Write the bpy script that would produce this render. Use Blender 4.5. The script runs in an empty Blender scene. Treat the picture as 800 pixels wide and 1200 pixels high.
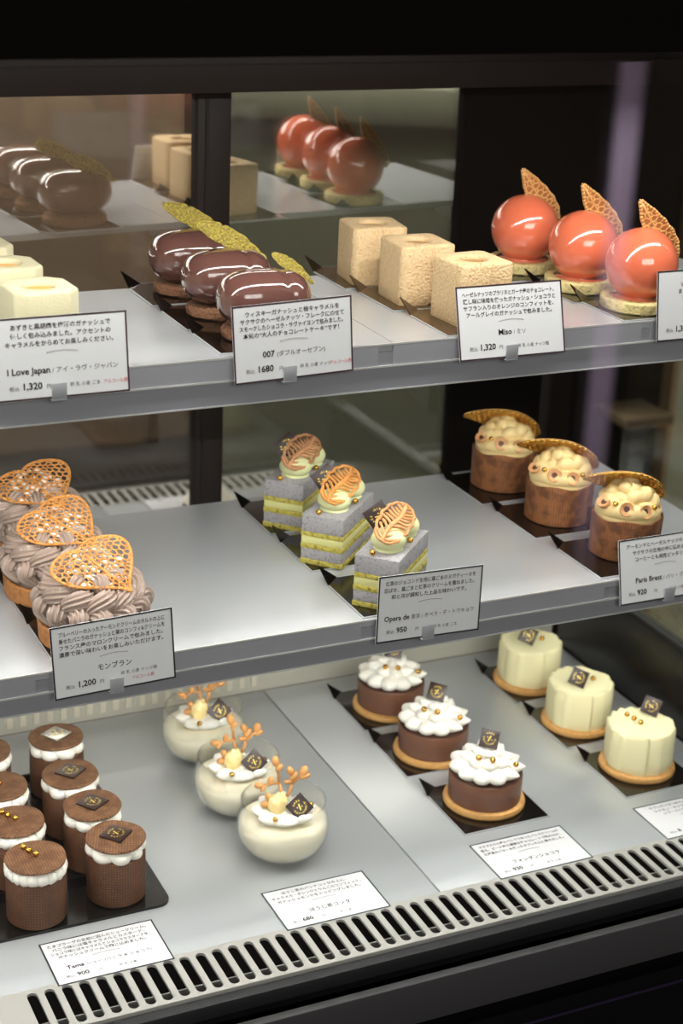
import bpy, bmesh, math, random
from mathutils import Vector, Matrix, noise
from mathutils.geometry import delaunay_2d_cdt
PI = math.pi
scene = bpy.context.scene
COL = scene.collection
R = random.Random(7)

# ------------------------------------------------------------------ materials
def srgb(r, g, b):
    f = lambda c: (c/255/12.92) if c/255 <= .04045 else ((c/255+.055)/1.055)**2.4
    return (f(r), f(g), f(b), 1)

MATS = {}
def mat(name, col, rough=.5, metal=0., coat=0., spec=.5, bump=None, mottle=None, sss=0., emit=None, grid=None, weave=None):
    """procedural principled material; bump=(scale, strength, dist), mottle=(scale, colour2, low, high)"""
    m = bpy.data.materials.new(name); m.use_nodes = True
    nt = m.node_tree; N = nt.nodes; L = nt.links
    b = N['Principled BSDF']
    b.inputs['Base Color'].default_value = col
    b.inputs['Roughness'].default_value = rough
    b.inputs['Metallic'].default_value = metal
    b.inputs['Coat Weight'].default_value = coat
    b.inputs['Coat Roughness'].default_value = .04
    b.inputs['Specular IOR Level'].default_value = spec
    if sss:
        b.inputs['Subsurface Weight'].default_value = sss
        b.inputs['Subsurface Radius'].default_value = (1, .8, .6)
        b.inputs['Subsurface Scale'].default_value = .003
    tc = N.new('ShaderNodeTexCoord')
    if emit:
        b.inputs['Emission Color'].default_value = emit[0]
        b.inputs['Emission Strength'].default_value = emit[1]
    colsock = None
    if mottle:
        n = N.new('ShaderNodeTexNoise'); n.inputs['Scale'].default_value = mottle[0]; n.inputs['Detail'].default_value = 5
        L.new(tc.outputs['Object'], n.inputs['Vector'])
        r = N.new('ShaderNodeMapRange'); r.inputs['From Min'].default_value = mottle[2]; r.inputs['From Max'].default_value = mottle[3]
        L.new(n.outputs['Fac'], r.inputs['Value'])
        mx = N.new('ShaderNodeMix'); mx.data_type = 'RGBA'
        mx.inputs[6].default_value = col; mx.inputs[7].default_value = mottle[1]
        L.new(r.outputs['Result'], mx.inputs[0]); colsock = mx.outputs[2]
        L.new(colsock, b.inputs['Base Color'])
    h = None; strength = .5; dist = .0005
    if bump:
        n = N.new('ShaderNodeTexNoise'); n.inputs['Scale'].default_value = bump[0]; n.inputs['Detail'].default_value = 3
        L.new(tc.outputs['Object'], n.inputs['Vector'])
        h = n.outputs['Fac']; strength = bump[1]; dist = bump[2]
    if grid or weave:
        # fine woven pressing: cyl = round the barrel, flat = across the disc
        mode, pitch, dark = grid or weave
        sx = N.new('ShaderNodeSeparateXYZ'); L.new(tc.outputs['Object'], sx.inputs[0])
        def M(op, a, b_=None):
            q = N.new('ShaderNodeMath'); q.operation = op
            for i, v in enumerate((a, b_)):
                if v is None: continue
                if isinstance(v, (int, float)): q.inputs[i].default_value = v
                else: L.new(v, q.inputs[i])
            return q.outputs[0]
        if mode == 'cyl':
            u = M('MULTIPLY', M('ARCTAN2', sx.outputs['Y'], sx.outputs['X']), round(2*PI*.024/pitch)*1.0)
            v = M('MULTIPLY', sx.outputs['Z'], 2*PI/pitch)
        else:
            u = M('MULTIPLY', sx.outputs['X'], 2*PI/pitch); v = M('MULTIPLY', sx.outputs['Y'], 2*PI/pitch)
        g = M('MAXIMUM', M('SINE', u), M('SINE', v))
        hh = M('MULTIPLY', g, .5)
        if h is not None: hh = M('ADD', hh, h)
        h = hh; strength = .8; dist = .0005
        dk = M('GREATER_THAN', M('MULTIPLY', g, -1.0), -.15)
        mx2 = N.new('ShaderNodeMix'); mx2.data_type = 'RGBA'
        if colsock: L.new(colsock, mx2.inputs[6])
        else: mx2.inputs[6].default_value = col
        mx2.inputs[7].default_value = dark
        L.new(M('MULTIPLY', dk, .75), mx2.inputs[0]); L.new(mx2.outputs[2], b.inputs['Base Color'])
    if h is not None:
        bp = N.new('ShaderNodeBump'); bp.inputs['Strength'].default_value = strength; bp.inputs['Distance'].default_value = dist
        L.new(h, bp.inputs['Height']); L.new(bp.outputs[0], b.inputs['Normal'])
    MATS[name] = m
    return m

def glassy(name, tint, refl, ior=1.5, fresnel=True, grough=0.0, gcol=(1, 1, 1, 1)):
    """clear pane: what lies behind shows through, the surface reflects"""
    m = bpy.data.materials.new(name); m.use_nodes = True
    nt = m.node_tree; N = nt.nodes; L = nt.links
    N.remove(N['Principled BSDF']); out = N['Material Output']
    t = N.new('ShaderNodeBsdfTransparent'); t.inputs[0].default_value = tint
    g = N.new('ShaderNodeBsdfGlossy'); g.inputs['Roughness'].default_value = grough; g.inputs['Color'].default_value = gcol
    mx = N.new('ShaderNodeMixShader')
    if fresnel:
        f = N.new('ShaderNodeFresnel'); f.inputs[0].default_value = ior
        # same reflectance on both faces of the thin pane
        geo = N.new('ShaderNodeNewGeometry'); mi = N.new('ShaderNodeMix'); mi.data_type = 'FLOAT'
        mi.inputs[2].default_value = ior; mi.inputs[3].default_value = 1/ior
        L.new(geo.outputs['Backfacing'], mi.inputs[0]); 
        iv = N.new('ShaderNodeMath'); iv.operation = 'MULTIPLY'; iv.inputs[1].default_value = refl
        f.inputs[0].default_value = ior; L.new(mi.outputs[0], f.inputs[0])
        L.new(f.outputs[0], iv.inputs[0]); iv.use_clamp = True; L.new(iv.outputs[0], mx.inputs[0])
    else:
        mx.inputs[0].default_value = refl
    L.new(t.outputs[0], mx.inputs[1]); L.new(g.outputs[0], mx.inputs[2]); L.new(mx.outputs[0], out.inputs[0])
    return m

M_shelf = mat('shelf_laminate', srgb(192, 195, 199), .27, .35, bump=(900, .05, .0002))
M_deck = mat('deck_steel', srgb(183, 187, 189), .3, .35, bump=(900, .05, .0002))
M_lip = mat('rail_face', srgb(150, 151, 158), .5, .3, bump=(1500, .15, .0002))
M_insert = mat('rail_insert', srgb(160, 161, 168), .5, .2, bump=(1500, .15, .0002))
M_bright = mat('bright_edge', srgb(215, 215, 212), .3, .4)
M_steel = mat('brushed_steel', srgb(200, 199, 193), .35, .5, bump=(1200, .1, .0002))
M_clip = mat('clip_grey', srgb(165, 168, 172), .35, .1)
M_black = mat('black_plastic', srgb(6, 6, 8), .5, spec=.2)
M_void = mat('dark_cavity', srgb(6, 5, 5), .9, spec=.05)
M_gloss = mat('black_gloss_panel', srgb(14, 14, 16), .25)
M_header = mat('header_brown_black', srgb(9, 6, 5), .8, spec=.05)
M_frame = mat('brown_black_frame', srgb(27, 20, 18), .5, spec=.2)
M_gasket = mat('black_gasket', srgb(22, 23, 26), .6, bump=(1500, .5, .0005))
M_fascia = mat('dark_grey_fascia', srgb(66, 66, 68), .45, .3)
M_purple = mat('trim_line', srgb(44, 34, 62), .4, .3)
M_board = mat('board_black_gloss', srgb(14, 11, 9), .12, spec=.7)
M_boardb = mat('board_bronze_gloss', srgb(96, 78, 56), .12, .7, spec=.7)
M_bedge = mat('board_edge', srgb(185, 187, 190), .4, .3)
M_tray = mat('tray_black', srgb(17, 15, 14), .22)
M_card = mat('card_paper', srgb(212, 213, 215), .6)
M_bord_b = mat('border_black', srgb(20, 18, 20), .5)
M_bord_p = mat('border_plum', srgb(50, 26, 36), .5)
M_bord_g = mat('border_green', srgb(18, 44, 38), .5)
M_ink = mat('ink_grey', srgb(58, 50, 50), .8, spec=.1)
M_inkd = mat('ink_dark', srgb(22, 16, 18), .8, spec=.1)
M_red = mat('ink_red', srgb(200, 60, 66), .8, spec=.1)
M_gold = mat('gold', srgb(225, 175, 80), .25, 1.0)
M_goldleaf = mat('gold_print', srgb(240, 208, 90), .35, .3, emit=None)
M_plaque = mat('plaque_chocolate', srgb(48, 31, 28), .38)
M_plaques = mat('plaque_silver', srgb(190, 188, 180), .25, .7)
M_orange = mat('coral_glaze', srgb(220, 112, 80), .16, coat=1., sss=.15)
M_sponge = mat('pistachio_sponge', srgb(218, 200, 140), .8, bump=(700, 1, .0012), mottle=(260, srgb(160, 150, 90), .5, .75))
M_wafer = mat('wafer_tan', srgb(204, 154, 90), .5, bump=(900, .3, .0004), mottle=(150, srgb(185, 125, 60), .4, .8))
M_wafskin = mat('wafer_skin_brown', srgb(150, 92, 44), .6)
M_leafskin = mat('leaf_skin_olive', srgb(140, 122, 48), .5, .2, bump=(700, 1, .001))
M_choc = mat('chocolate_glaze', srgb(100, 67, 60), .14, coat=1.)
M_ccookie = mat('cocoa_crumble', srgb(128, 88, 62), .9, bump=(500, 1, .002), mottle=(300, srgb(80, 48, 30), .5, .7))
M_greenleaf = mat('gold_green_leaf', srgb(176, 160, 70), .4, .2, bump=(900, 1, .001), mottle=(500, srgb(110, 70, 30), .55, .75))
M_velv = mat('beige_velvet', srgb(220, 190, 146), .9, bump=(480, 1, .0016), mottle=(420, srgb(204, 170, 122), .45, .75))
M_velw = mat('ivory_velvet', srgb(206, 199, 164), .85, bump=(480, .5, .0008), sss=.1)
M_caramel = mat('caramel_fill', srgb(160, 112, 52), .3)
M_wafo = mat('orange_wafer', srgb(228, 160, 84), .42, bump=(700, .2, .0004), mottle=(120, srgb(212, 136, 60), .45, .8))
M_wafp = mat('apricot_wafer', srgb(232, 166, 110), .45, bump=(700, .2, .0004))
M_wafb = mat('dark_apricot_wafer', srgb(196, 142, 98), .5, bump=(700, .2, .0004))
M_chest = mat('chestnut_cream', srgb(172, 151, 138), .42, mottle=(260, srgb(205, 192, 182), .6, .75), coat=.15)
M_sugar = mat('icing_sugar', srgb(245, 240, 238), .9, bump=(900, .6, .001))
M_tart = mat('tart_shell', srgb(196, 134, 76), .7, bump=(500, .5, .0008), mottle=(160, srgb(150, 90, 40), .45, .75))
M_og = mat('grey_sesame', srgb(160, 158, 160), .7, mottle=(420, srgb(120, 118, 120), .52, .7), bump=(400, .4, .0008))
M_oy = mat('yellow_sponge', srgb(192, 180, 84), .9, bump=(420, 1, .002), mottle=(300, srgb(130, 110, 40), .5, .7))
M_op = mat('pale_matcha_cream', srgb(210, 208, 140), .6, bump=(300, .3, .0005))
M_od = mat('matcha_ganache', srgb(222, 226, 172), .4, sss=.1)
M_paris = mat('brown_crepe', srgb(154, 98, 54), .6, mottle=(110, srgb(104, 60, 32), .42, .6), bump=(260, .6, .0016), grid=('cyl', .0019, srgb(96, 58, 34)))
M_parc = mat('praline_cream', srgb(232, 206, 146), .45, sss=.1)
M_nut = mat('hazelnut', srgb(214, 160, 108), .5, mottle=(300, srgb(180, 118, 70), .5, .8))
M_nutd = mat('hazelnut_dark', srgb(92, 52, 36), .5)
M_tcake = mat('cocoa_waffle_barrel', srgb(108, 70, 42), .6, mottle=(60, srgb(90, 54, 30), .35, .62), grid=('cyl', .0023, srgb(40, 22, 12)))
M_tdisc = mat('cocoa_waffle_disc', srgb(138, 98, 66), .75, mottle=(110, srgb(112, 74, 46), .4, .62), grid=('flat', .0022, srgb(72, 44, 26)))
M_cream = mat('whipped_cream', srgb(248, 245, 234), .42, sss=.12)
M_creamy = mat('cream_ivory', srgb(246, 240, 222), .5, sss=.12)
M_panna = mat('panna_cotta', srgb(250, 241, 214), .35, sss=.15)
M_fruit = mat('candied_apple', srgb(246, 224, 160), .2, sss=.3, bump=(300, .5, .001))
M_branch = mat('branch_cookie', srgb(210, 154, 92), .55, bump=(600, .5, .0008))
M_cyl = mat('milk_chocolate', srgb(112, 76, 58), .25, bump=(200, .1, .0003))
M_ccocoa = mat('cocoa_dust', srgb(78, 46, 32), .9)
M_cookie = mat('shortbread', srgb(212, 164, 98), .7, bump=(500, .5, .0008), mottle=(180, srgb(190, 128, 60), .45, .8))
M_ivory = mat('ivory_mousse', srgb(238, 231, 184), .75, bump=(600, .35, .0005), sss=.1)
M_glass = glassy('clear_glass', (.98, .985, .98, 1), 1.5, 1.5)
M_front = glassy('front_glass', (.97, .98, .975, 1), 1.0, 1.5)
M_side = glassy('side_glass', (.9, .93, .91, 1), 1.0, 1.5)
M_mir = glassy('coated_door_glass', (.8, .8, .78, 1), .56, fresnel=False, grough=.0, gcol=(.95, .93, .9, 1))
M_wallk = mat('kitchen_wall', srgb(176, 150, 128), .8)
M_wallg = mat('pale_green_board', srgb(176, 182, 158), .7)
M_walld = mat('dark_brown_wall', srgb(18, 12, 9), .8, spec=.2)
M_floor = mat('floor_stone', srgb(62, 56, 50), .6, bump=(20, .1, .001), mottle=(6, srgb(50, 45, 40), .4, .6))
M_tan = mat('tan_wood', srgb(150, 122, 90), .6)
M_taupe = mat('taupe_wall', srgb(120, 108, 98), .8)
M_beige = mat('beige_partition', srgb(168, 164, 140), .8, mottle=(4, srgb(140, 134, 110), .5, .8))

# ------------------------------------------------------------------ mesh helpers
class MB:
    def __init__(s): s.v = []; s.f = []
    def add(s, verts, faces):
        o = len(s.v); s.v += [tuple(p) for p in verts]; s.f += [tuple(i+o for i in f) for f in faces]; return s
    def box(s, x0, x1, y0, y1, z0, z1, bev=0, mtx=None):
        bm = bmesh.new(); bmesh.ops.create_cube(bm, size=1)
        bmesh.ops.scale(bm, verts=bm.verts, vec=(x1-x0, y1-y0, z1-z0))
        bmesh.ops.translate(bm, verts=bm.verts, vec=((x0+x1)/2, (y0+y1)/2, (z0+z1)/2))
        if bev: bmesh.ops.bevel(bm, geom=bm.edges[:], offset=bev, segments=2, affect='EDGES', profile=.5)
        if mtx: bmesh.ops.transform(bm, matrix=mtx, verts=bm.verts)
        bm.verts.index_update(); s.add([v.co.copy() for v in bm.verts], [[v.index for v in f.verts] for f in bm.faces]); bm.free(); return s
    def lathe(s, prof, seg=48, c=(0, 0, 0), fn=None, mtx=None, cap0=True, cap1=True):
        V = []; F = []
        for (r, z) in prof:
            for k in range(seg):
                a = 2*PI*k/seg; p = Vector((r*math.cos(a), r*math.sin(a), z))
                if fn: p = fn(p, a)
                p = p+Vector(c)
                if mtx: p = mtx @ p
                V.append(p)
        n = len(prof)
        for i in range(n-1):
            for k in range(seg):
                a = i*seg+k; b = i*seg+(k+1) % seg
                F.append((a, b, b+seg, a+seg))
        if cap0: F.append(tuple(reversed(range(seg))))
        if cap1: F.append(tuple(range((n-1)*seg, n*seg)))
        return s.add(V, F)
    def tube(s, pts, rad, seg=6, caps=True, flutes=0, amp=0, flat=1.0):
        pts = [Vector(p) for p in pts]; n = len(pts)
        rads = rad if isinstance(rad, (list, tuple)) else [rad]*n
        V = []; F = []; up = Vector((0, 0, 1))
        t0 = (pts[1]-pts[0]).normalized()
        if abs(t0.dot(up)) > .95: up = Vector((1, 0, 0))
        side = t0.cross(up).normalized()
        for i in range(n):
            t = (pts[min(i+1, n-1)]-pts[max(i-1, 0)]).normalized()
            side = (side-t*side.dot(t)).normalized(); nn = side.cross(t)
            for k in range(seg):
                a = 2*PI*k/seg; r = rads[i]*(1+amp*math.cos(flutes*a)) if flutes else rads[i]
                V.append(pts[i]+side*math.cos(a)*r+nn*math.sin(a)*r*flat)
        for i in range(n-1):
            for k in range(seg):
                a = i*seg+k; b = i*seg+(k+1) % seg; F.append((a, b, b+seg, a+seg))
        if caps: F.append(tuple(reversed(range(seg)))); F.append(tuple(range((n-1)*seg, n*seg)))
        return s.add(V, F)
    def ball(s, c, r, sx=1, sy=1, sz=1, mtx=None, nu=16, nv=10, fn=None):
        V = [Vector((0, 0, -1))]; F = []
        for i in range(1, nv):
            ph = -PI/2+PI*i/nv
            for k in range(nu):
                a = 2*PI*k/nu; V.append(Vector((math.cos(ph)*math.cos(a), math.cos(ph)*math.sin(a), math.sin(ph))))
        V.append(Vector((0, 0, 1)))
        for k in range(nu):
            F.append((0, 1+(k+1) % nu, 1+k)); F.append((len(V)-1, 1+(nv-2)*nu+k, 1+(nv-2)*nu+(k+1) % nu))
        for i in range(nv-2):
            for k in range(nu):
                a = 1+i*nu+k; b = 1+i*nu+(k+1) % nu; F.append((a, b, b+nu, a+nu))
        out = []
        for p in V:
            if fn: p = fn(p)
            p = Vector((p.x*r*sx, p.y*r*sy, p.z*r*sz))
            if mtx: p = mtx @ p
            out.append(p+Vector(c))
        return s.add(out, F)
    def prism(s, poly, z0, z1, mtx=None):
        n = len(poly); V = [Vector((x, y, z0)) for x, y in poly]+[Vector((x, y, z1)) for x, y in poly]
        if mtx: V = [mtx @ v for v in V]
        F = [tuple(reversed(range(n))), tuple(range(n, 2*n))]+[(k, (k+1) % n, n+(k+1) % n, n+k) for k in range(n)]
        return s.add(V, F)
    def build(s, name, m, parent=None, smooth=True, angle=40, fix=False):
        me = bpy.data.meshes.new(name); me.from_pydata(s.v, [], s.f); me.validate()
        if fix:
            bm = bmesh.new(); bm.from_mesh(me); bmesh.ops.recalc_face_normals(bm, faces=bm.faces); bm.to_mesh(me); bm.free()
        me.materials.append(m)
        if smooth:
            me.shade_smooth()
            if angle < 180:
                me.set_sharp_from_angle(angle=math.radians(angle))
        o = bpy.data.objects.new(name, me); COL.objects.link(o)
        if parent: o.parent = parent
        return o

def tag(o, label=None, cat=None, group=None, kind=None):
    if label: o['label'] = label
    if cat: o['category'] = cat
    if group: o['group'] = group
    if kind: o['kind'] = kind
    return o
def thing(name, label, cat, loc=(0, 0, 0), rz=0, group=None):
    o = bpy.data.objects.new(name, None); COL.objects.link(o); o.empty_display_size = .02
    o.location = loc; o.rotation_euler = (0, 0, rz)
    return tag(o, label, cat, group)
def dup(root, loc, rz, label, group=None):
    def cp(o, par):
        c = o.copy(); COL.objects.link(c)
        if par: c.parent = par
        for ch in kids(o): cp(ch, c)
        return c
    c = cp(root, None); c.location = loc; c.rotation_euler = (0, 0, rz); c['label'] = label
    if group: c['group'] = group
    return c
def kids(o): return [x for x in list(COL.objects) if x.parent == o]
def struct(name, mb, m, **k):
    o = mb.build(name, m, None, **k); o['kind'] = 'structure'; return o

# ------------------------------------------------------------------ lattice biscuits
def inside(p, poly):
    x, y = p; c = False; n = len(poly)
    for i in range(n):
        x1, y1 = poly[i]; x2, y2 = poly[(i+1) % n]
        if (y1 > y) != (y2 > y) and x < (x2-x1)*(y-y1)/(y2-y1)+x1: c = not c
    return c
def lattice(poly, sp, r, warp, seed=1, stretch=1.0, rim=1.4, jit=.3, flat=.7, rmul=None, ribs=None):
    """cell network inside an outline, every strand a thin round bar"""
    rr = random.Random(seed); xs = [p[0] for p in poly]; ys = [p[1] for p in poly]
    pts = []; j = 0; y = min(ys)-2*sp
    while y < max(ys)+2*sp:
        x = min(xs)-2*sp*stretch+(j % 2)*sp*.5*stretch
        while x < max(xs)+2*sp*stretch:
            pts.append(Vector((x+rr.uniform(-jit, jit)*sp*stretch, y+rr.uniform(-jit, jit)*sp))); x += sp*stretch
        y += sp*.87; j += 1
    v, e, f, *_ = delaunay_2d_cdt(pts, [], [], 0, 1e-9)
    cent = [sum((v[i] for i in t), Vector((0, 0)))/3 for t in f]
    em = {}
    for ti, t in enumerate(f):
        for a in range(3):
            k = tuple(sorted((t[a], t[(a+1) % 3]))); em.setdefault(k, []).append(ti)
    mb = MB()
    def strand(a, b, rad):
        n = 3; mb.tube([warp(*(a.lerp(b, i/n))) for i in range(n+1)], rad, 6, True, flat=flat)
    for k, ts in em.items():
        if len(ts) != 2: continue
        a, b = cent[ts[0]], cent[ts[1]]; ia, ib = inside(a, poly), inside(b, poly)
        if not ia and not ib: continue
        if ia != ib:
            if ib: a, b = b, a
            lo, hi = 0., 1.
            for _ in range(12):
                md = (lo+hi)/2
                if inside(a.lerp(b, md), poly): lo = md
                else: hi = md
            b = a.lerp(b, lo)
        if (a-b).length < sp*.08: continue
        strand(a, b, r*(rmul(*(a.lerp(b, .5))) if rmul else 1))
    for k in range(len(poly)):
        a = Vector(poly[k]); b = Vector(poly[(k+1) % len(poly)])
        mb.tube([warp(*a), warp(*b)], r*rim, 6, True, flat=flat)
    for path in (ribs or []):
        mb.tube([warp(*p) for p in path[0]], path[1], 6, True, flat=flat)
    return mb

def outline(fn, n=40): return [fn(2*PI*k/n) for k in range(n)]

def sheet(poly, warp, th=.0007):
    """thin baked skin that follows the same curve as the strands"""
    n = len(poly)//2; mb = MB(); V = []; F = []; m = 8
    up = poly[:n]; dn = list(reversed(poly[n:]))
    for s_ in (-.5, .5):
        for (a, b) in zip(up, dn):
            for j in range(m+1):
                q = j/m; V.append(warp(a[0]+(b[0]-a[0])*q, (a[1]+(b[1]-a[1])*q)*.97)+Vector((0, 0, s_*th)))
    W = m+1; T = n*W
    for i in range(n-1):
        for j in range(m):
            a = i*W+j; F.append((a, a+1, a+W+1, a+W)); F.append((T+a, T+a+W, T+a+W+1, T+a+1))
    for i in range(n-1):
        for j in (0, m): a = i*W+j; F.append((a, a+W, T+a+W, T+a))
    for i in (0, n-1):
        for j in range(m): a = i*W+j; F.append((a, a+1, T+a+1, T+a))
    return mb.add(V, F)

# ------------------------------------------------------------------ writing
def text_mesh(body, size, align='CENTER', bold=0., res=2):
    cu = bpy.data.curves.new('txt', 'FONT'); cu.body = body; cu.size = size; cu.align_x = align
    cu.resolution_u = res; cu.offset = bold; cu.fill_mode = 'FRONT'
    o = bpy.data.objects.new('txt', cu); COL.objects.link(o)
    dg = bpy.context.evaluated_depsgraph_get(); dg.update()
    me = bpy.data.meshes.new_from_object(o.evaluated_get(dg))
    V = [v.co.copy() for v in me.vertices]; F = [tuple(p.vertices) for p in me.polygons]
    bpy.data.objects.remove(o); bpy.data.curves.remove(cu); bpy.data.meshes.remove(me)
    return V, F
def put_text(mb, body, size, x, y, align='CENTER', bold=0., shear=0., z=.0, width=None):
    V, F = text_mesh(body, size, align, bold)
    if not V: return
    if width:
        w = max(v.x for v in V)-min(v.x for v in V); k = min(1.0, width/w)
    else: k = 1
    mb.add([(v.x*k+x+shear*v.y, v.y+y, z) for v in V], F)

def emblem(parent, s, z=.0016, mtx=None):
    """gold printed ring of letters with a slashed mark in the middle (unit: plaque side s)"""
    mb = MB(); rr = s*.31
    letters = [('DAZE', 62, -19), ('PATISSERIE', 180, 20)]
    ls = s*.115
    for word, a0, da in letters:
        n = len(word)
        for i, ch in enumerate(word):
            if word == 'DAZE': a = math.radians(90+1.5*22-22*i); rot = a-PI/2
            else: a = math.radians(270-4.5*19+19*i); rot = a+PI/2
            V, F = text_mesh(ch, ls, 'CENTER', ls*.03, 1)
            if not V: continue
            mt = Matrix.Translation((rr*math.cos(a), rr*math.sin(a), z)) @ Matrix.Rotation(rot, 4, 'Z') @ Matrix.Translation((0, -ls*.35, 0))
            V = [mt @ v for v in V]; mb.add(V, F)
    for a in (8, 172):
        a = math.radians(a); mb.box(rr*math.cos(a)-s*.015, rr*math.cos(a)+s*.015, rr*math.sin(a)-s*.015, rr*math.sin(a)+s*.015, z-.0001, z+.0001)
    w = s*.032; hgt = s*.15
    mb.add([(-w-hgt*.35, -hgt, z), (w-hgt*.35, -hgt, z), (w+hgt*.35, hgt, z), (-w+hgt*.35, hgt, z)], [(0, 1, 2, 3)])
    mb.add([(-s*.135, s*.025, z), (-s*.085, s*.025, z), (-s*.075, s*.075, z), (-s*.125, s*.075, z)], [(0, 1, 2, 3)])
    mb.add([(s*.08, -s*.075, z), (s*.13, -s*.075, z), (s*.14, -s*.025, z), (s*.09, -s*.025, z)], [(0, 1, 2, 3)])
    o = mb.build('gold_emblem', M_goldleaf, parent, smooth=False)
    return o
def plaque(parent, s, mtx, m=None, logo=True):
    """square chocolate plaque; mtx places its middle (z = face normal)"""
    mb = MB(); mb.box(-s/2, s/2, -s/2, s/2, 0, .0015, .0003)
    o = mb.build('chocolate_plaque', m or M_plaque, parent); o.matrix_local = mtx
    if logo: emblem(o, s, .00165)
    return o
def TR(x, y, z, rx=0, ry=0, rz=0):
    return Matrix.Translation((x, y, z)) @ Matrix.Rotation(math.radians(rz), 4, 'Z') @ Matrix.Rotation(math.radians(ry), 4, 'Y') @ Matrix.Rotation(math.radians(rx), 4, 'X')

# =================================================================== THE CASE
S1, S2 = .4568, .2375           # shelf surfaces above the bottom deck
XL, XR = -.22, .925

def make_shelf(name, zt, yb, x1, label, gaps, gx):
    t = thing(name, label, 'shelf', (XL, 1.055, zt))
    o = Vector((XL, 1.055, zt))
    def B(x0, xx1, y0, y1, z0, z1, bev=0): return (x0-o.x, xx1-o.x, y0-o.y, y1-o.y, z0-zt, z1-zt, bev)
    mb = MB()
    for a, b in zip([XL]+gx, gx+[x1]):
        mb.box(*B(a+.0003, b-.0003, 1.0562, yb, zt-.006, zt))
    mb.build('shelf_plate', M_shelf, t, angle=30)
    zl = zt-.0348 if name == 'upper_shelf' else zt-.031
    zr = zt-.0170 if name == 'upper_shelf' else zt-.0165
    mb = MB(); mb.box(*B(XL, x1, 1.0558, 1.062, zl, zt-.0062)); mb.build('front_rail', M_lip, t, angle=30)
    mb = MB(); mb.box(*B(XL, x1, 1.0550, 1.0562, zt-.0014, zt-.0001)); mb.box(*B(XL, x1, 1.0542, 1.0562, zr-.0006, zr+.0006)); mb.box(*B(XL, x1, 1.0550, 1.0560, zl-.0006, zl+.0003))
    mb.build('bright_trim', M_bright, t, angle=30)
    gaps = sorted(gaps); xs = [XL]+[g for p in gaps for g in p]+[x1]
    for i in range(0, len(xs), 2):
        mb = MB(); mb.box(*B(xs[i], xs[i+1], 1.0551, 1.0557, zr+.0007, zt-.0015)); mb.build('rail_insert', M_insert, t, angle=30)
    for bx in (-.16, .56, .895):
        mb = MB(); mb.prism([(0, -.006), (0, -.045), (yb-1.15, -.012), (yb-1.15, -.006)], -.006, .006,
                            Matrix.Translation((bx-o.x, yb-o.y, 0)) @ Matrix(((0, 0, 1, 0), (-1, 0, 0, 0), (0, 1, 0, 0), (0, 0, 0, 1))))
        mb.build('bracket_arm', M_frame, t, fix=True)
    return t
make_shelf('upper_shelf', S1, 1.2586, XR, 'grey metal upper shelf with price rail holding domes, cubes and glazed cakes', [(.7639, .7728), (.536, .548)], [.548])
make_shelf('middle_shelf', S2, 1.3262, XR-.012, 'grey metal middle shelf with price rail holding heart topped cakes and layered slices', [(.278, .2885), (.5335, .5457), (.7548, .7718)], [.1])

# deck: two steel pans meeting at a seam
for nm, a, b, lb in (('deck_pan', XL, .598, 'left grey steel deck pan in the case bottom, under the glasses'),
                     ('deck_pan', .5992, .936, 'right grey steel deck pan in the case bottom, under the frilled cream cakes')):
    t = thing(nm, lb, 'deck pan', (a, 1.0175, 0))
    w = b-a
    mb = MB(); mb.box(0, w, 0, .377, -.004, 0, .0006); mb.build('pan_surface', M_deck, t, angle=30)
    for q0, q1 in ((.370, .376), (.001, .006)):
        mb = MB(); mb.box(0, w, q0, q1, -.055, -.0041); mb.build('pan_flange', M_black, t, angle=30)

# air grille along the front with punched slots
def grille():
    t = thing('air_grille', 'brushed steel slotted air grille along the front glass', 'grille', (0, .9645, 0))
    y0, y1 = .9645, 1.0172; pitch = .01305; w = .0079; L0, L1 = .9680, 1.0128
    n = int((XR+.02-.257)/pitch); mb = MB(); z = .0006
    V = []; F = []
    def quad(a, b, c, d): F.append((a, b, c, d))
    def v(x, y, zz=z): V.append((x, y-y0, zz)); return len(V)-1
    xs0 = .257-pitch/2
    a = [v(XL, y0), v(xs0, y0), v(xs0, y1), v(XL, y1)]; quad(*a)
    for i in range(n):
        x0 = xs0+i*pitch; x1 = x0+pitch; cx = (x0+x1)/2; r = w/2
        ring = []; K = 8
        for k in range(K+1): an = PI+PI*k/K; ring.append((cx+r*math.cos(an), L0+r+r*math.sin(an)))
        for k in range(K+1): an = PI*k/K; ring.append((cx+r*math.cos(an), L1-r+r*math.sin(an)))
        # outer frame points matched to the ring
        outer = []
        for k in range(K+1): outer.append((x0+(x1-x0)*k/K, y0))
        for k in range(K+1): outer.append((x1-(x1-x0)*k/K, y1))
        m = len(ring)
        ri = [v(*p) for p in ring]; ro = [v(*p) for p in outer]; rd = [v(p[0], p[1], -.0016) for p in ring]
        for k in range(m):
            k2 = (k+1) % m
            F.append((ro[k], ro[k2], ri[k2], ri[k])); F.append((ri[k], ri[k2], rd[k2], rd[k]))
    xe = xs0+n*pitch
    a = [v(xe, y0), v(.936, y0), v(.936, y1), v(xe, y1)]; quad(*a)
    mb.add(V, F); o = mb.build('slotted_plate', M_steel, t, angle=30)
    mb = MB(); mb.box(XL, .936, 0, .0012, -.012, .0005, .0003); mb.build('front_lip', M_steel, t, angle=30)
    mb = MB(); mb.box(XL, .936, .024, .0252, -.03, -.010); mb.build('inner_baffle', M_steel, t, angle=30)
grille()
mb = MB(); mb.box(XL, .936, .966, 1.0165, -.05, -.045); mb.box(XL, .936, .962, .9655, -.05, -.013); tag(mb.build('air_duct_trough', M_void, None, angle=30), 'dark air duct trough lying below the slotted grille', 'air duct')

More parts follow.
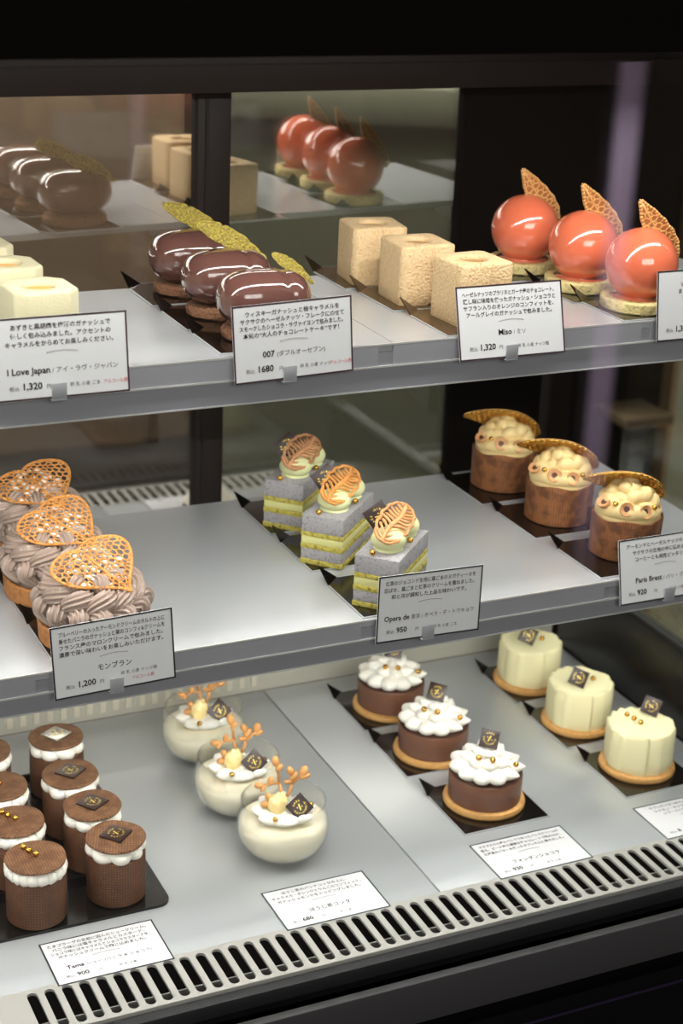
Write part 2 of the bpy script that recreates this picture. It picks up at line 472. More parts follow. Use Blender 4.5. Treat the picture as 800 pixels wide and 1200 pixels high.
# rear steel riser with vertical flutes
t = thing('rear_riser', 'low fluted steel riser along the back of the bottom deck', 'riser', (XL, 1.3965, 0))
mb = MB(); mb.box(0, .936-XL, 0, .003, 0, .0335); mb.build('riser_plate', mat('riser_satin', srgb(186, 184, 170), .5, .2), t, angle=30)
mb = MB()
for i in range(int((.60-XL)/.013)): mb.box(i*.013, i*.013+.006, -.0012, .0005, .006, .032, .0003)
mb.build('flutes', mat('flute_cream', srgb(206, 200, 180), .5), t, angle=30)
mb = MB(); mb.box(0, .936-XL, -.001, .06, .0336, .0365); mb.build('riser_ledge', M_steel, t, angle=30)

# rear doors: frame members and coated panes
YU, YLo = 1.385, 1.472
def pane(name, x0, x1, z0, z1, y, m=M_mir, idx=1):
    mb = MB(); mb.box(x0, x1, y, y+.004, z0, z1); return struct(name, mb, m, angle=30)
def door_y(x): return 1.3425+.0545*x
for nm, x0, x1 in (('window_1', XL-.1, .5135), ('window_2', .5425, .7790)):
    mb = MB(); mb.prism([(x0, door_y(x0)), (x1, door_y(x1)), (x1, door_y(x1)+.004), (x0, door_y(x0)+.004)], .385, .5985); struct(nm, mb, M_mir, smooth=False)
pane('window_3', XL-.1, .5500, .04, .375, YLo)
pane('window_4', .5785, .8330, .04, .375, YLo)
mb = MB(); mb.box(XL-.1, .94, YU-.062, YU+.02, .5975, .640, .001); struct('trim_1', mb, M_frame)
mb = MB(); mb.box(.5110, .5420, YU-.022, YU+.012, .384, .5975, .002); mb.box(.5180, .5210, YU-.0232, YU-.021, .384, .5975); struct('trim_2', mb, M_frame)
mb = MB(); mb.box(.5495, .5790, YLo-.008, YLo+.012, .04, .375, .002); mb.box(.556, .559, YLo-.0092, YLo-.007, .04, .375); struct('trim_3', mb, M_frame)
mb = MB(); mb.box(.7780, .94, YU-.008, YU+.012, .384, .5975, .002); struct('trim_4', mb, M_header)
mb = MB(); mb.box(.8320, .94, YLo-.008, YLo+.012, .04, .375, .002); struct('trim_5', mb, M_header)
mb = MB(); mb.box(XL-.1, .94, YU-.062, YLo+.012, .3752, .3838, .001); struct('trim_6', mb, M_frame)
mb = MB(); mb.box(XL-.1, .94, YLo-.01, YLo+.012, .0, .0395, .001); struct('trim_7', mb, M_frame)

# canopy with light strips
t = thing('canopy', 'black brown canopy box over the top of the display case', 'canopy', (XL, .955, .671))
mb = MB(); mb.box(0, 1.25, 0, .0, 0, 0)
mb = MB(); mb.box(-.1, 1.6, 0, .05, 0, .45, .002); mb.build('front_panel', M_header, t)
mb = MB(); mb.box(-.1, 1.6, .0505, .46, .03, .05); mb.build('roof_panel', M_header, t)
mb = MB(); mb.box(-.1, 1.16, .051, .075, .012, .0295, .002); mb.build('light_housing', M_steel, t)

# side end: black lower panel, glass above, corner post
t = thing('end_panel', 'low glossy black end panel beside the right deck pan', 'panel', (.9375, .953, 0))
mb = MB(); mb.box(0, .012, .009, .435, -.0545, .088, .0015); mb.build('panel_board', M_gloss, t)
mb = MB(); mb.box(-.0008, .0128, .0, .45, .0881, .0925, .0008); mb.build('panel_cap', M_gasket, t)
mb = MB(); mb.box(.941, .947, .952, 1.375, .0935, .668); struct('window_5', mb, M_side, angle=30)
mb = MB(); mb.box(XL-.3, .955, .9455, .9515, -.012, .668); struct('window_6', mb, M_front, angle=30)
# front base
t = thing('front_base', 'dark base of the display case below the front glass', 'case base', (XL, .93, 0))
W = 1.5; WB = .94-XL
mb = MB(); mb.box(-.1, W, .0225, .0315, -.0130, -.0008, .0008); mb.build('glass_gasket', M_gasket, t)
mb = MB(); mb.box(-.1, W, .0, .021, -.055, -.030); mb.build('glass_channel', M_void, t)
mb = MB(); mb.box(-.1, W, -.008, -.0002, -.041, -.0032, .001); mb.build('grey_fascia', M_fascia, t)
mb = MB(); mb.box(-.1, W, -.006, .45, -.75, -.0560); mb.build('base_cabinet', M_black, t)
mb = MB(); mb.box(-.1, W, -.0075, -.0062, -.072, -.0705); mb.build('trim_strip', M_purple, t)

# =================================================================== THE ROOM
mb = MB(); mb.box(-3.5, 4.6, -2.6, 4.3, -.80, -.7505); struct('floor', mb, M_floor)
mb = MB(); mb.box(-3.5, 4.6, 4.2, 4.3, -.75, 1.9); struct('wall_back', mb, M_wallk)
mb = MB(); mb.box(4.5, 4.6, -2.6, 4.2, -.75, 1.9); struct('wall_right', mb, M_walld)
mb = MB(); mb.box(-3.6, 4.6, -2.6, 4.3, 1.9, 1.95); struct('ceiling', mb, mat('ceiling_paint', srgb(90, 84, 78), .8))
mb = MB(); mb.box(-3.6, 4.6, -2.7, -2.6, -.75, 1.9); struct('wall_front', mb, M_taupe)
mb = MB(); mb.box(-3.6, -3.5, -2.6, 4.2, -.75, 1.9); struct('wall_left', mb, M_taupe)

# kitchen counter seen through the right door pane
t = thing('kitchen_counter', 'pale green kitchen counter with a thick top behind the case', 'counter', (1.62, 3.35, -.75), math.radians(-28))
mb = MB(); mb.box(-.30, .55, -.25, .35, 0, 1.02); mb.build('counter_front', M_wallg, t)
mb = MB(); mb.box(-.33, .58, -.28, .38, 1.022, 1.10, .006); mb.build('counter_top', mat('counter_top', srgb(196, 200, 176), .5), t)
t = thing('kitchen_partition', 'pale vertical partition board standing right of the case', 'partition', (1.826, 2.40, -.75))
mb = MB(); mb.box(0, .9, 0, .05, 0, 1.35, .004); mb.build('board', M_beige, t)
mb = MB(); mb.box(-.012, 0, -.004, .054, 0, 1.35); mb.build('edge_band', M_tan, t)
# dark tall cabinet to the right, behind the side glass
t = thing('dark_cabinet', 'dark brown tall cabinet with a tan ledge behind the side glass', 'cabinet', (1.57, 2.42, -.75))
mb = MB(); mb.box(0, .24, 0, .14, 0, 2.2, .003); mb.build('cabinet_body', M_walld, t)
mb = MB(); mb.box(.10, .20, -.10, 0, .612, .630, .003); mb.build('ledge', mat('ledge_tan', srgb(96, 78, 58), .6), t)
mb = MB(); mb.box(.05, .056, -.004, 0, 0, 2.2); mb.build('door_gap', M_black, t)
# violet reflection streak on the front glass, painted as a hazy film
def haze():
    m = bpy.data.materials.new('streak_haze'); m.use_nodes = True; nt = m.node_tree; N = nt.nodes; L = nt.links
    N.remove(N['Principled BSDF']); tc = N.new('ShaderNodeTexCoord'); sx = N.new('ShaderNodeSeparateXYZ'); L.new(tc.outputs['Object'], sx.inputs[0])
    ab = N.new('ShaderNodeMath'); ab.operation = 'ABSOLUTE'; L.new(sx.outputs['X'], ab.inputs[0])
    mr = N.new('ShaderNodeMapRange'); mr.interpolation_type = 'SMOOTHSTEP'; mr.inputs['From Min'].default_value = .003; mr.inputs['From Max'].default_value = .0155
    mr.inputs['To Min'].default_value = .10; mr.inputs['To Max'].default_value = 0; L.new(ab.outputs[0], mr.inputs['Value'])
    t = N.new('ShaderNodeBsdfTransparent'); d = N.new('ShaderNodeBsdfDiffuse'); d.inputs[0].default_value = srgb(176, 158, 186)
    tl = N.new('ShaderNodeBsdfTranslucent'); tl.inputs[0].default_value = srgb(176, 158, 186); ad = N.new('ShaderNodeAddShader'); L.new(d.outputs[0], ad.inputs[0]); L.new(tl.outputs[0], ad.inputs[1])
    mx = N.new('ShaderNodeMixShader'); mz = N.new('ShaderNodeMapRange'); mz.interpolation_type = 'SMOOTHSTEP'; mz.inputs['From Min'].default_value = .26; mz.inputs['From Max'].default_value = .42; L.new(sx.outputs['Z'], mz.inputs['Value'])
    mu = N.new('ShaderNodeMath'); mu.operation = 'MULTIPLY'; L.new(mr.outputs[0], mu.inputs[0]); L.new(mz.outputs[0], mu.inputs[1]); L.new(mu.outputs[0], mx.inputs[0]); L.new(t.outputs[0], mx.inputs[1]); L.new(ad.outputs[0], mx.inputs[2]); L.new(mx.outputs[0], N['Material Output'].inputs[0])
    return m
mb = MB(); mb.box(-.016, .016, 0, .0004, .0, .667); o = mb.build('streak_film', haze(), None, smooth=False); o.location = (.655, .9448, 0)
tag(o, 'violet reflection streak painted as a film on the front glass at right', 'painted streak')

# =================================================================== PASTRIES
def disc_prof(r, h, e=.001):
    return [(r-e, 0), (r, e), (r, h-e), (r-e, h), (r*.5, h), (.0005, h)]

def board(name, w, d, m, loc, rz, label, group):
    """square board, silver edge, back left corner folded up as a tab"""
    t = thing(name, label, 'cake board', loc, rz, group)
    w2 = w/2; c = .013
    poly = [(-w2+.0012, -d/2+.0012), (w2-.0012, -d/2+.0012), (w2-.0012, d/2-.0012), (-w2+c, d/2-.0012), (-w2+.0012, d/2-c)]
    polyo = [(-w2, -d/2), (w2, -d/2), (w2, d/2), (-w2+c, d/2), (-w2, d/2-c)]
    mb = MB(); mb.prism(polyo, .0001, .00105); mb.build('board_core', M_bedge, t, smooth=False)
    mb = MB(); mb.prism(poly, .00105, .0012); mb.build('board_face', m, t, smooth=False)
    a = Vector((-w2+c, d/2, .0009)); b = Vector((-w2, d/2-c, .0009)); tip = Vector((-w2-.002, d/2+.002, .0115)); n = Vector((.0006, -.0006, .0003))
    mb = MB(); mb.add([a, b, tip, a+n, b+n, tip+n], [(0, 1, 2), (5, 4, 3), (0, 3, 4, 1), (1, 4, 5, 2), (2, 5, 3, 0)]); mb.build('folded_tab', m, t, smooth=False, fix=True)
    return t
POS3 = ['back', 'middle', 'front']
def row(pos):   # words for the three places of a row, nearest last
    return pos

# ---- coral domes (upper shelf, right)
def leaf_outline(L, W, n=22):
    up = []
    for k in range(n+1):
        u = k/n; w = W/2*max(0, math.sin(PI*u**.72))**.8*(1+.05*math.sin(34*u)); up.append((-L/2+L*u, max(w, .0006)))
    return up+[(x, -y) for x, y in reversed(up)]
def dome(loc, rz, label, group, seed):
    t = thing('coral_dome_cake', label, 'cake', loc, rz, group)
    mb = MB()
    def fn(p, a): return p*(1+.02*noise.noise(p*300)) if p.z < .009 else p
    mb.lathe([(.0285, .0), (.0295, .001), (.0298, .008), (.029, .009), (.015, .009)], 60, fn=lambda p, a: Vector((p.x*(1+.025*noise.noise(p*250)), p.y*(1+.025*noise.noise(p*250)), p.z)))
    mb.build('sponge_base', M_sponge, t)
    prof = [(.0265, .0092), (.0272, .0098)]
    r = .0288; zc = .0345
    a0 = -58
    for i in range(33):
        an = math.radians(a0+(90-a0)*i/32); prof.append((max(.0001, r*math.cos(an)), zc+r*math.sin(an)))
    prof[0] = (.0200, .0092); prof[1] = (.0225, .0094)
    mb = MB(); mb.lathe(prof, 64); mb.build('glazed_dome', M_orange, t, angle=180)
    # standing leaf wafer pressed against the right of the dome
    L, W_ = .060, .0200; poly = leaf_outline(L, W_)
    def warp(x, y):
        z = .004*math.cos(x/L*2.2)+.0012*math.sin(y/W_*3)
        return Vector((x, y, z))
    rib = ([(-L/2, 0), (-L/4, 0), (0, 0), (L/4, 0), (L/2*.98, 0)], .0011)
    mb = lattice(poly, .0036, .00098, warp, seed, stretch=2.1, rim=1.5, jit=.12, ribs=[rib])
    # thin sheet under strands so cells are shallow, as baked wafer
    o = mb.build('leaf_wafer', M_wafer, t, angle=180)
    sheet(poly, warp).build('wafer_skin', M_wafskin, o, fix=True)
    o.matrix_local = Matrix.Translation((.0170, .0090, .0590)) @ wafer_rot
    return t
def basis(xa, za):
    xa = Vector(xa).normalized(); za = Vector(za); za = (za-xa*za.dot(xa)).normalized(); ya = za.cross(xa)
    return Matrix((xa, ya, za)).transposed().to_4x4()
wafer_rot = basis((-.60, .05, .82), (-.50, -.80, .05))
g = 'coral glazed domes with leaf wafers on the upper shelf'
DP = [(.7599, 1.2320, S1+.0012), (.7728, 1.1600, S1+.0012), (.7823, 1.0905, S1+.0012)]
DL = ['coral glazed dome cake with leaf wafer, back one of three on upper shelf', 'coral glazed dome cake with leaf wafer, middle one of three on upper shelf', 'coral glazed dome cake with leaf wafer, front one beside the right price card']
d0 = dome(DP[0], 0, DL[0], g, 3)
dup(d0, DP[1], math.radians(-8), DL[1]); dup(d0, DP[2], math.radians(-3), DL[2])
for i, (p, lb) in enumerate(zip([(.765, 1.228), (.778, 1.152), (.786, 1.094)], ['dark cake board under the back coral dome', 'dark cake board under the middle coral dome', 'dark cake board under the front coral dome'])):
    if i == 0: bd = board('cake_board', .078, .074, M_board, (p[0], p[1], S1), 0, lb, 'dark boards under the coral domes')
    else: dup(bd, (p[0], p[1], S1+(.0)), 0, lb)

# ---- velvet cubes
def cube_cake(name, s, h, m, fill, loc, rz, label, group, cut, hole=.0125, notch=True):
    t = thing(name, label, 'cake', loc, rz, group)
    # top ring: square outline to round well, sides below
    K = 48; V = []; F = []
    def sq(a, half):
        c, s_ = math.cos(a), math.sin(a); k = half/max(abs(c), abs(s_)); x, y = c*k, s_*k
        # chamfer the four upright corners
        lim = 2*half-cut
        if abs(x)+abs(y) > lim: q = lim/(abs(x)+abs(y)); x *= q; y *= q
        if notch and y < -half*.98 and x > .0040: y += .0018
        if notch and y < -half*.98 and abs(x-.0032) < .0012: y += .0028
        return x, y
    K = 96; hs = s/2
    rings = [(hs-.0006, 0), (hs, .0012), (hs, h*.33), (hs, h*.66), (hs, h-.0018), (hs-.0006, h-.0006), (hs-.002, h)]
    for half, z in rings:
        for k in range(K):
            a = 2*PI*(k+.5)/K; x, y = sq(a, half); n_ = noise.noise(Vector((x, y, z))*120)*.0004
            V.append((x*(1+n_*10), y*(1+n_*10), z))
    for rr_, z in ((hole*1.18, h), (hole*1.05, h-.0006), (hole, h-.002), (hole*.97, h-.006)):
        for k in range(K):
            a = 2*PI*(k+.5)/K; V.append((rr_*math.cos(a), rr_*math.sin(a), z))
    n = len(rings)+4
    for i in range(n-1):
        for k in range(K):
            a = i*K+k; b = i*K+(k+1) % K; F.append((a, b, b+K, a+K))
    F.append(tuple(reversed(range(K)))); F.append(tuple(range((n-1)*K, n*K)))
    mb = MB(); mb.add(V, F); mb.build('velvet_block', m, t, angle=50)
    mb = MB(); mb.lathe([(hole*.96, h-.0058), (hole*.96, h-.0032), (hole*.5, h-.0028), (.0004, h-.0028)], 32); mb.build('caramel_pool', fill, t)
    return t
g = 'beige velvet cube cakes on the upper shelf'
CP = [((.6150, 1.2320), -8), ((.6210, 1.1640), -2), ((.6330, 1.0960), 4)]
CL = ['beige velvet cube cake with a round well, back one of three on upper shelf', 'beige velvet cube cake with a round well, middle one of three on upper shelf', 'beige velvet cube cake with a round well, front one behind the price card']
c0 = cube_cake('velvet_cube_cake', .0462, .0468, M_velv, M_caramel, (*CP[0][0], S1+.0012), math.radians(CP[0][1]), CL[0], g, .0035, .0108)
for i in (1, 2): dup(c0, (*CP[i][0], S1+.0012), math.radians(CP[i][1]), CL[i])
for i, (p, lb) in enumerate(zip([(.6175, 1.2440), (.6245, 1.1705), (.6315, 1.0945)], ['bronze cake board under the back beige cube', 'bronze cake board under the middle beige cube', 'bronze cake board under the front beige cube'])):
    if i == 0: bb = board('cake_board', .076, .074, M_boardb, (p[0], p[1], S1), 0, lb, 'bronze boards under the beige cubes')
    else: dup(bb, (p[0], p[1], S1), 0, lb)
g = 'ivory velvet cube cakes at the left of the upper shelf'
IL = ['ivory velvet cube cake cut off by the left edge, back one', 'ivory velvet cube cake with caramel well at left, middle one', 'ivory velvet cube cake with caramel well at left, front one behind price card']
IP = [((.2915, 1.2390), 6), ((.2950, 1.1700), 2), ((.3000, 1.1010), 4)]
w0 = cube_cake('ivory_cube_cake', .0455, .0480, M_velw, mat('amber_fill', srgb(214, 160, 70), .3), (*IP[0][0], S1+.0003), math.radians(IP[0][1]), IL[0], g, .0085, .0108, False)
for i in (1, 2): dup(w0, (*IP[i][0], S1+.0003), math.radians(IP[i][1]), IL[i])

# ---- glossy chocolate capsules with gold green leaf
def capsule(loc, rz, label, group, tilt, leafpos):
    t = thing('glazed_capsule_cake', label, 'cake', loc, rz, group)
    mb = MB(); mb.ball((0, 0, 0), 1, 1, 1, 1, fn=None)
    def fn(p, a): 
        q = 1+.035*noise.noise(p*220); return Vector((p.x*1.16*q, p.y*.92*q, p.z))
    mb = MB(); mb.lathe([(.0245, 0), (.0262, .0015), (.0265, .006), (.025, .0085), (.012, .0088)], 60, fn=fn); mb.build('crumble_base', M_ccookie, t)
    # rounded capsule lying along x with a waist that parts its two lobes
    mb = MB(); V = []; F = []; nu, nv = 64, 40
    Lh, Rh, Hh = .0345, .0235, .0205
    for i in range(nv+1):
        u = -1+2*i/nv; x = math.sin(u*PI/2)
        ax = abs(x)
        cr = (1-ax**3.2)**(1/2.2) if ax < 1 else 0
        waist = 1-.10*math.exp(-((x-.42)/.10)**2)
        for k in range(nu):
            a = 2*PI*k/nu; c, s_ = math.cos(a), math.sin(a)
            yy = Rh*cr*waist*math.copysign(abs(c)**.9, c); zz = Hh*cr*(1-.07*math.exp(-((x-.42)/.10)**2))*math.copysign(abs(s_)**.86, s_)
            V.append((x*Lh, yy, zz))
    for i in range(nv):
        for k in range(nu):
            a = i*nu+k; b = i*nu+(k+1) % nu; F.append((a, a+nu, b+nu, b))
    mb.add([(x, y, z+.0285) for x, y, z in V], F); mb.build('glazed_body', M_choc, t, angle=180, fix=True)
    L, W_ = .060, .0155; poly = leaf_outline(L, W_)
    def warp(x, y): return Vector((x, y, .004*math.cos(x/L*2.5)+.0022*noise.noise(Vector((x, y, 0))*400)))
    mb = lattice(poly, .0024, .00095, warp, 5, stretch=2.6, rim=1.0, jit=.45, ribs=[([(-L/2, 0), (0, .0), (L/2, 0)], .0012)])
    o = mb.build('crisp_leaf', M_greenleaf, t, angle=180); sheet(poly, warp, .0009).build('leaf_skin', M_leafskin, o, fix=True); o.matrix_local = leafpos
    return t
g = 'glossy chocolate capsule cakes on the upper shelf'
KL = ['glossy dark chocolate capsule cake on crumble base, back one of three', 'glossy dark chocolate capsule cake on crumble base, middle one of three', 'glossy dark chocolate capsule cake on crumble base, front one behind price card']
lp = Matrix.Translation((.0085, .0165, .0505)) @ basis((.80, -.12, -.42), (.05, -.75, .65))
k0 = capsule((.4590, 1.2330, S1+.0012), math.radians(-3), KL[0], g, 0, lp)
dup(k0, (.4600, 1.1620, S1+.0012), math.radians(-3), KL[1])
k2 = dup(k0, (.4625, 1.0960, S1+.0012), math.radians(-3), KL[2])
for ch in kids(k2):
    if ch.name.startswith('crisp_leaf'): ch.matrix_local = Matrix.Translation((.026, .012, .045)) @ basis((.62, -.2, -.45), (.1, -.8, .6)) @ Matrix.Scale(.62, 4)
for i, (p, lb) in enumerate(zip([(.453, 1.2330), (.4545, 1.1610), (.4555, 1.0960)], ['black cake board under the back chocolate capsule', 'black cake board under the middle chocolate capsule', 'black cake board under the front chocolate capsule'])):
    if i == 0: bc = board('cake_board', .078, .068, M_board, (p[0], p[1], S1), 0, lb, 'black boards under the chocolate capsules')
    else: dup(bc, (p[0], p[1], S1), 0, lb)

# ---- chestnut cream cakes with heart lattice
def heart_outline(s, n=52):
    pts = []
    for k in range(n):
        a = 2*PI*k/n; x = 16*math.sin(a)**3; y = 14*math.cos(a)-3.6*math.cos(2*a)-1.2*math.cos(3*a)-.4*math.cos(4*a)
        pts.append((y*s/32, x*s/32))
    return pts
def montblanc(loc, rz, label, group):
    t = thing('chestnut_cream_cake', label, 'cake', loc, rz, group)
    mb = MB(); mb.lathe([(.0385, 0), (.0395, .001), (.0402, .0145), (.0392, .0155), (.037, .0152), (.0365, .010), (.01, .010)], 64,
                        fn=lambda p, a: p+Vector((0, 0, .0006*noise.noise(Vector((p.x*200, p.y*200, 0)))))); mb.build('tart_shell', M_tart, t)
    mb = MB(); rr = random.Random(4)
    mb.lathe([(.034, .0101), (.035, .016), (.031, .030), (.022, .040), (.004, .043)], 32)
    # piped fluted shells, each curling down then back
    def shell(ang, r0, z0, r1, z1, twist, size):
        pts = []; rad = []; n = 14
        for i in range(n+1):
            u = i/n; a = ang+twist*u+.10*math.sin(u*6)
            r = r0+(r1-r0)*u+.006*math.sin(u*PI); z = z0+(z1-z0)*u+.005*math.sin(u*PI)
            pts.append((r*math.cos(a), r*math.sin(a), z)); rad.append(size*(.35+.75*math.sin(PI*min(1, .18+.8*u))))
        mb.tube(pts, rad, 72, True, flutes=11, amp=.17)
    for k in range(13): shell(2*PI*k/13+rr.uniform(-.05, .05), .030, .030, .0345, .0175, .55, .0062)
    for k in range(11): shell(2*PI*k/11+.3, .022, .040, .031, .029, -.5, .0060)
    for k in range(7): shell(2*PI*k/7, .008, .045, .021, .040, .5, .0058)
    mb.build('piped_chestnut_cream', M_chest, t, angle=180)
    # sugar dusting heaps on top, seen through the heart
    mb = MB()
    for k in range(80):
        a = rr.uniform(0, 2*PI); r = .021*math.sqrt(rr.random()); mb.ball((r*math.cos(a)+.003, r*math.sin(a)-.004, .0545+rr.uniform(-.0022, -.0002)+.33*(r*math.sin(a)-.0)), .0028*rr.uniform(.6, 1.2), 1.2, .8, .6, nu=7, nv=5, mtx=Matrix.Rotation(rr.uniform(0, 3), 4, 'Z'))
    tag(mb.build('icing_sugar', M_sugar, t), 'loose white icing sugar', kind='stuff')
    poly = heart_outline(.068)
    def warp(x, y): return Vector((x, y, -.0000+.0006*math.sin(x*200)))
    mb = lattice(poly, .0047, .00074, warp, 11, stretch=1.15, rim=1.7, jit=.30, flat=.8, ribs=[([(.012, 0), (-.012, 0), (-.034, 0)], .0012)])
    o = mb.build('heart_wafer', M_wafo, t, angle=180)
    o.matrix_local = Matrix.Translation((.0035, -.003, .0565)) @ basis((-.45, .82, .30), (.0, -.36, .93))
    return t
g = 'chestnut cream tartlets with heart wafers'
ML = ['chestnut cream tartlet with orange heart wafer, back one at left', 'chestnut cream tartlet with orange heart wafer, middle one at left', 'chestnut cream tartlet with orange heart wafer, front one behind price card']
m0 = montblanc((.3380, 1.2770, S2+.0012), math.radians(-6), ML[0], g)
dup(m0, (.3310, 1.1880, S2+.0012), math.radians(8), ML[1]); dup(m0, (.3340, 1.1010, S2+.0012), 0, ML[2])
for i, (p, lb) in enumerate(zip([(.337, 1.279), (.3335, 1.192), (.3335, 1.1080)], ['black cake board under the back chestnut tartlet', 'black cake board under the middle chestnut tartlet', 'black cake board under the front chestnut tartlet'])):
    if i == 0: bm_ = board('cake_board', .080, .078, M_board, (p[0], p[1], S2), 0, lb, 'black boards under the chestnut tartlets')
    else: dup(bm_, (p[0], p[1], S2), 0, lb)

# ---- grey and yellow layered slices
def opera(loc, rz, label, group, wm):
    t = thing('layered_cake_slice', label, 'cake', loc, rz, group)
    a, b = .0362, .0180
    lay = [('yellow_base_layer', 0, .0042, M_oy, .0006), ('grey_layer', .0042, .0135, M_og, 0), ('yellow_sponge_layer', .0135, .0180, M_oy, .0004), ('pale_cream_layer', .0180, .0243, M_op, 0),
           ('yellow_sponge_layer', .0243, .0282, M_oy, .0003), ('grey_layer', .0282, .0430, M_og, 0)]
    for nm, z0, z1, m, e in lay:
        mb = MB(); mb.box(-a-e, a+e, -b-e, b+e, z0+.00004, z1-.00004, .0005); 
        o = mb.build(nm, m, t)
    for x, y, r, nm in ((-.0130, -.0010, .0140, 'cream_dome'), (.0205, -.0010, .0135, 'cream_dome')):
        mb = MB(); prof = [(r*.6, .0425), (r*.85, .0432)]+[(max(.0002, r*math.cos(math.radians(q))), .0505+.0088*math.sin(math.radians(q))) for q in range(-40, 91, 10)]
        mb.lathe(prof, 40, c=(x, y, 0)); mb.build(nm, M_od, t)
    L, W_ = .064, .025
    poly = []
    n = 60
    for k in range(n):
        q = 2*PI*k/n; poly.append((L/2*math.cos(q), W_/2*math.copysign(abs(math.sin(q))**.75, math.sin(q))*(1+.06*math.sin(13*q))))
    def warp(x, y): return Vector((x, y, .002*math.cos(x*70)-.06*abs(y)))
    mb = MB(); rim = MB()
    # midrib, side veins and rim
    for k in range(n):
        p, q = poly[k], poly[(k+1) % n]; mb.tube([warp(*p), warp(*q)], .0013, 6)
    mb.tube([warp(-L/2+i*L/12, .0014*math.sin(i*.6)) for i in range(13)], .0019, 6)
    for sgn in (-1, 1):
        for i in range(10):
            x0 = -L/2+.003+i*.0060; pts = [(x0+.010*u-.0015*math.sin(u*5+i), sgn*u*W_/2) for u in (0, .25, .5, .75, 1)]
            pts = [p for p in pts if inside(p, poly) or p[1] == 0]
            if len(pts) > 1: mb.tube([warp(*p) for p in pts], .0011, 6)
    o = mb.build('leaf_wafer', wm, t, angle=180)
    o.matrix_local = Matrix.Translation((.000, -.0015, .0605)) @ basis((1, .03, .10), (-.1, -.46, .88))
    for (x, y) in ((-.0325, .0050), (.0050, -.0130)):
        mb = MB(); mb.ball((x, y, .0452), .0024); mb.build('gold_pearl', M_gold, t)
    plaque(t, .0190, Matrix.Translation((.0060, .0145, .0600)) @ basis((.1, .7, .7), (-.88, -.25, .36)))
    return t
g = 'grey and yellow layered slices on the middle shelf'
OL = ['grey and yellow layered slice with wafer, back one of three', 'grey and yellow layered slice with wafer, middle one of three', 'grey and yellow layered slice with wafer, front one behind price card']
OP = [(.5745, 1.2700), (.5725, 1.1855), (.5770, 1.0945)]
o0 = opera((*OP[0], S2+.0012), math.radians(44), OL[0], g, M_wafb)
o1 = dup(o0, (*OP[1], S2+.0012), math.radians(44), OL[1]); o2 = dup(o0, (*OP[2], S2+.0012), math.radians(44), OL[2])
for oo, mm in ((o1, M_wafo), (o2, M_wafp)):
    for ch in kids(oo):
        if ch.name.startswith('leaf_wafer'):
            ch.data = ch.data.copy(); ch.data.materials[0] = mm
for i, (p, lb) in enumerate(zip([(.5740, 1.2770), (.5750, 1.1920), (.5760, 1.0970)], ['black cake board under the back layered slice', 'black cake board under the middle layered slice', 'black cake board under the front layered slice'])):
    if i == 0: bo = board('cake_board', .080, .078, M_board, (p[0], p[1], S2), 0, lb, 'black boards under the layered slices')
    else: dup(bo, (p[0], p[1], S2), 0, lb)

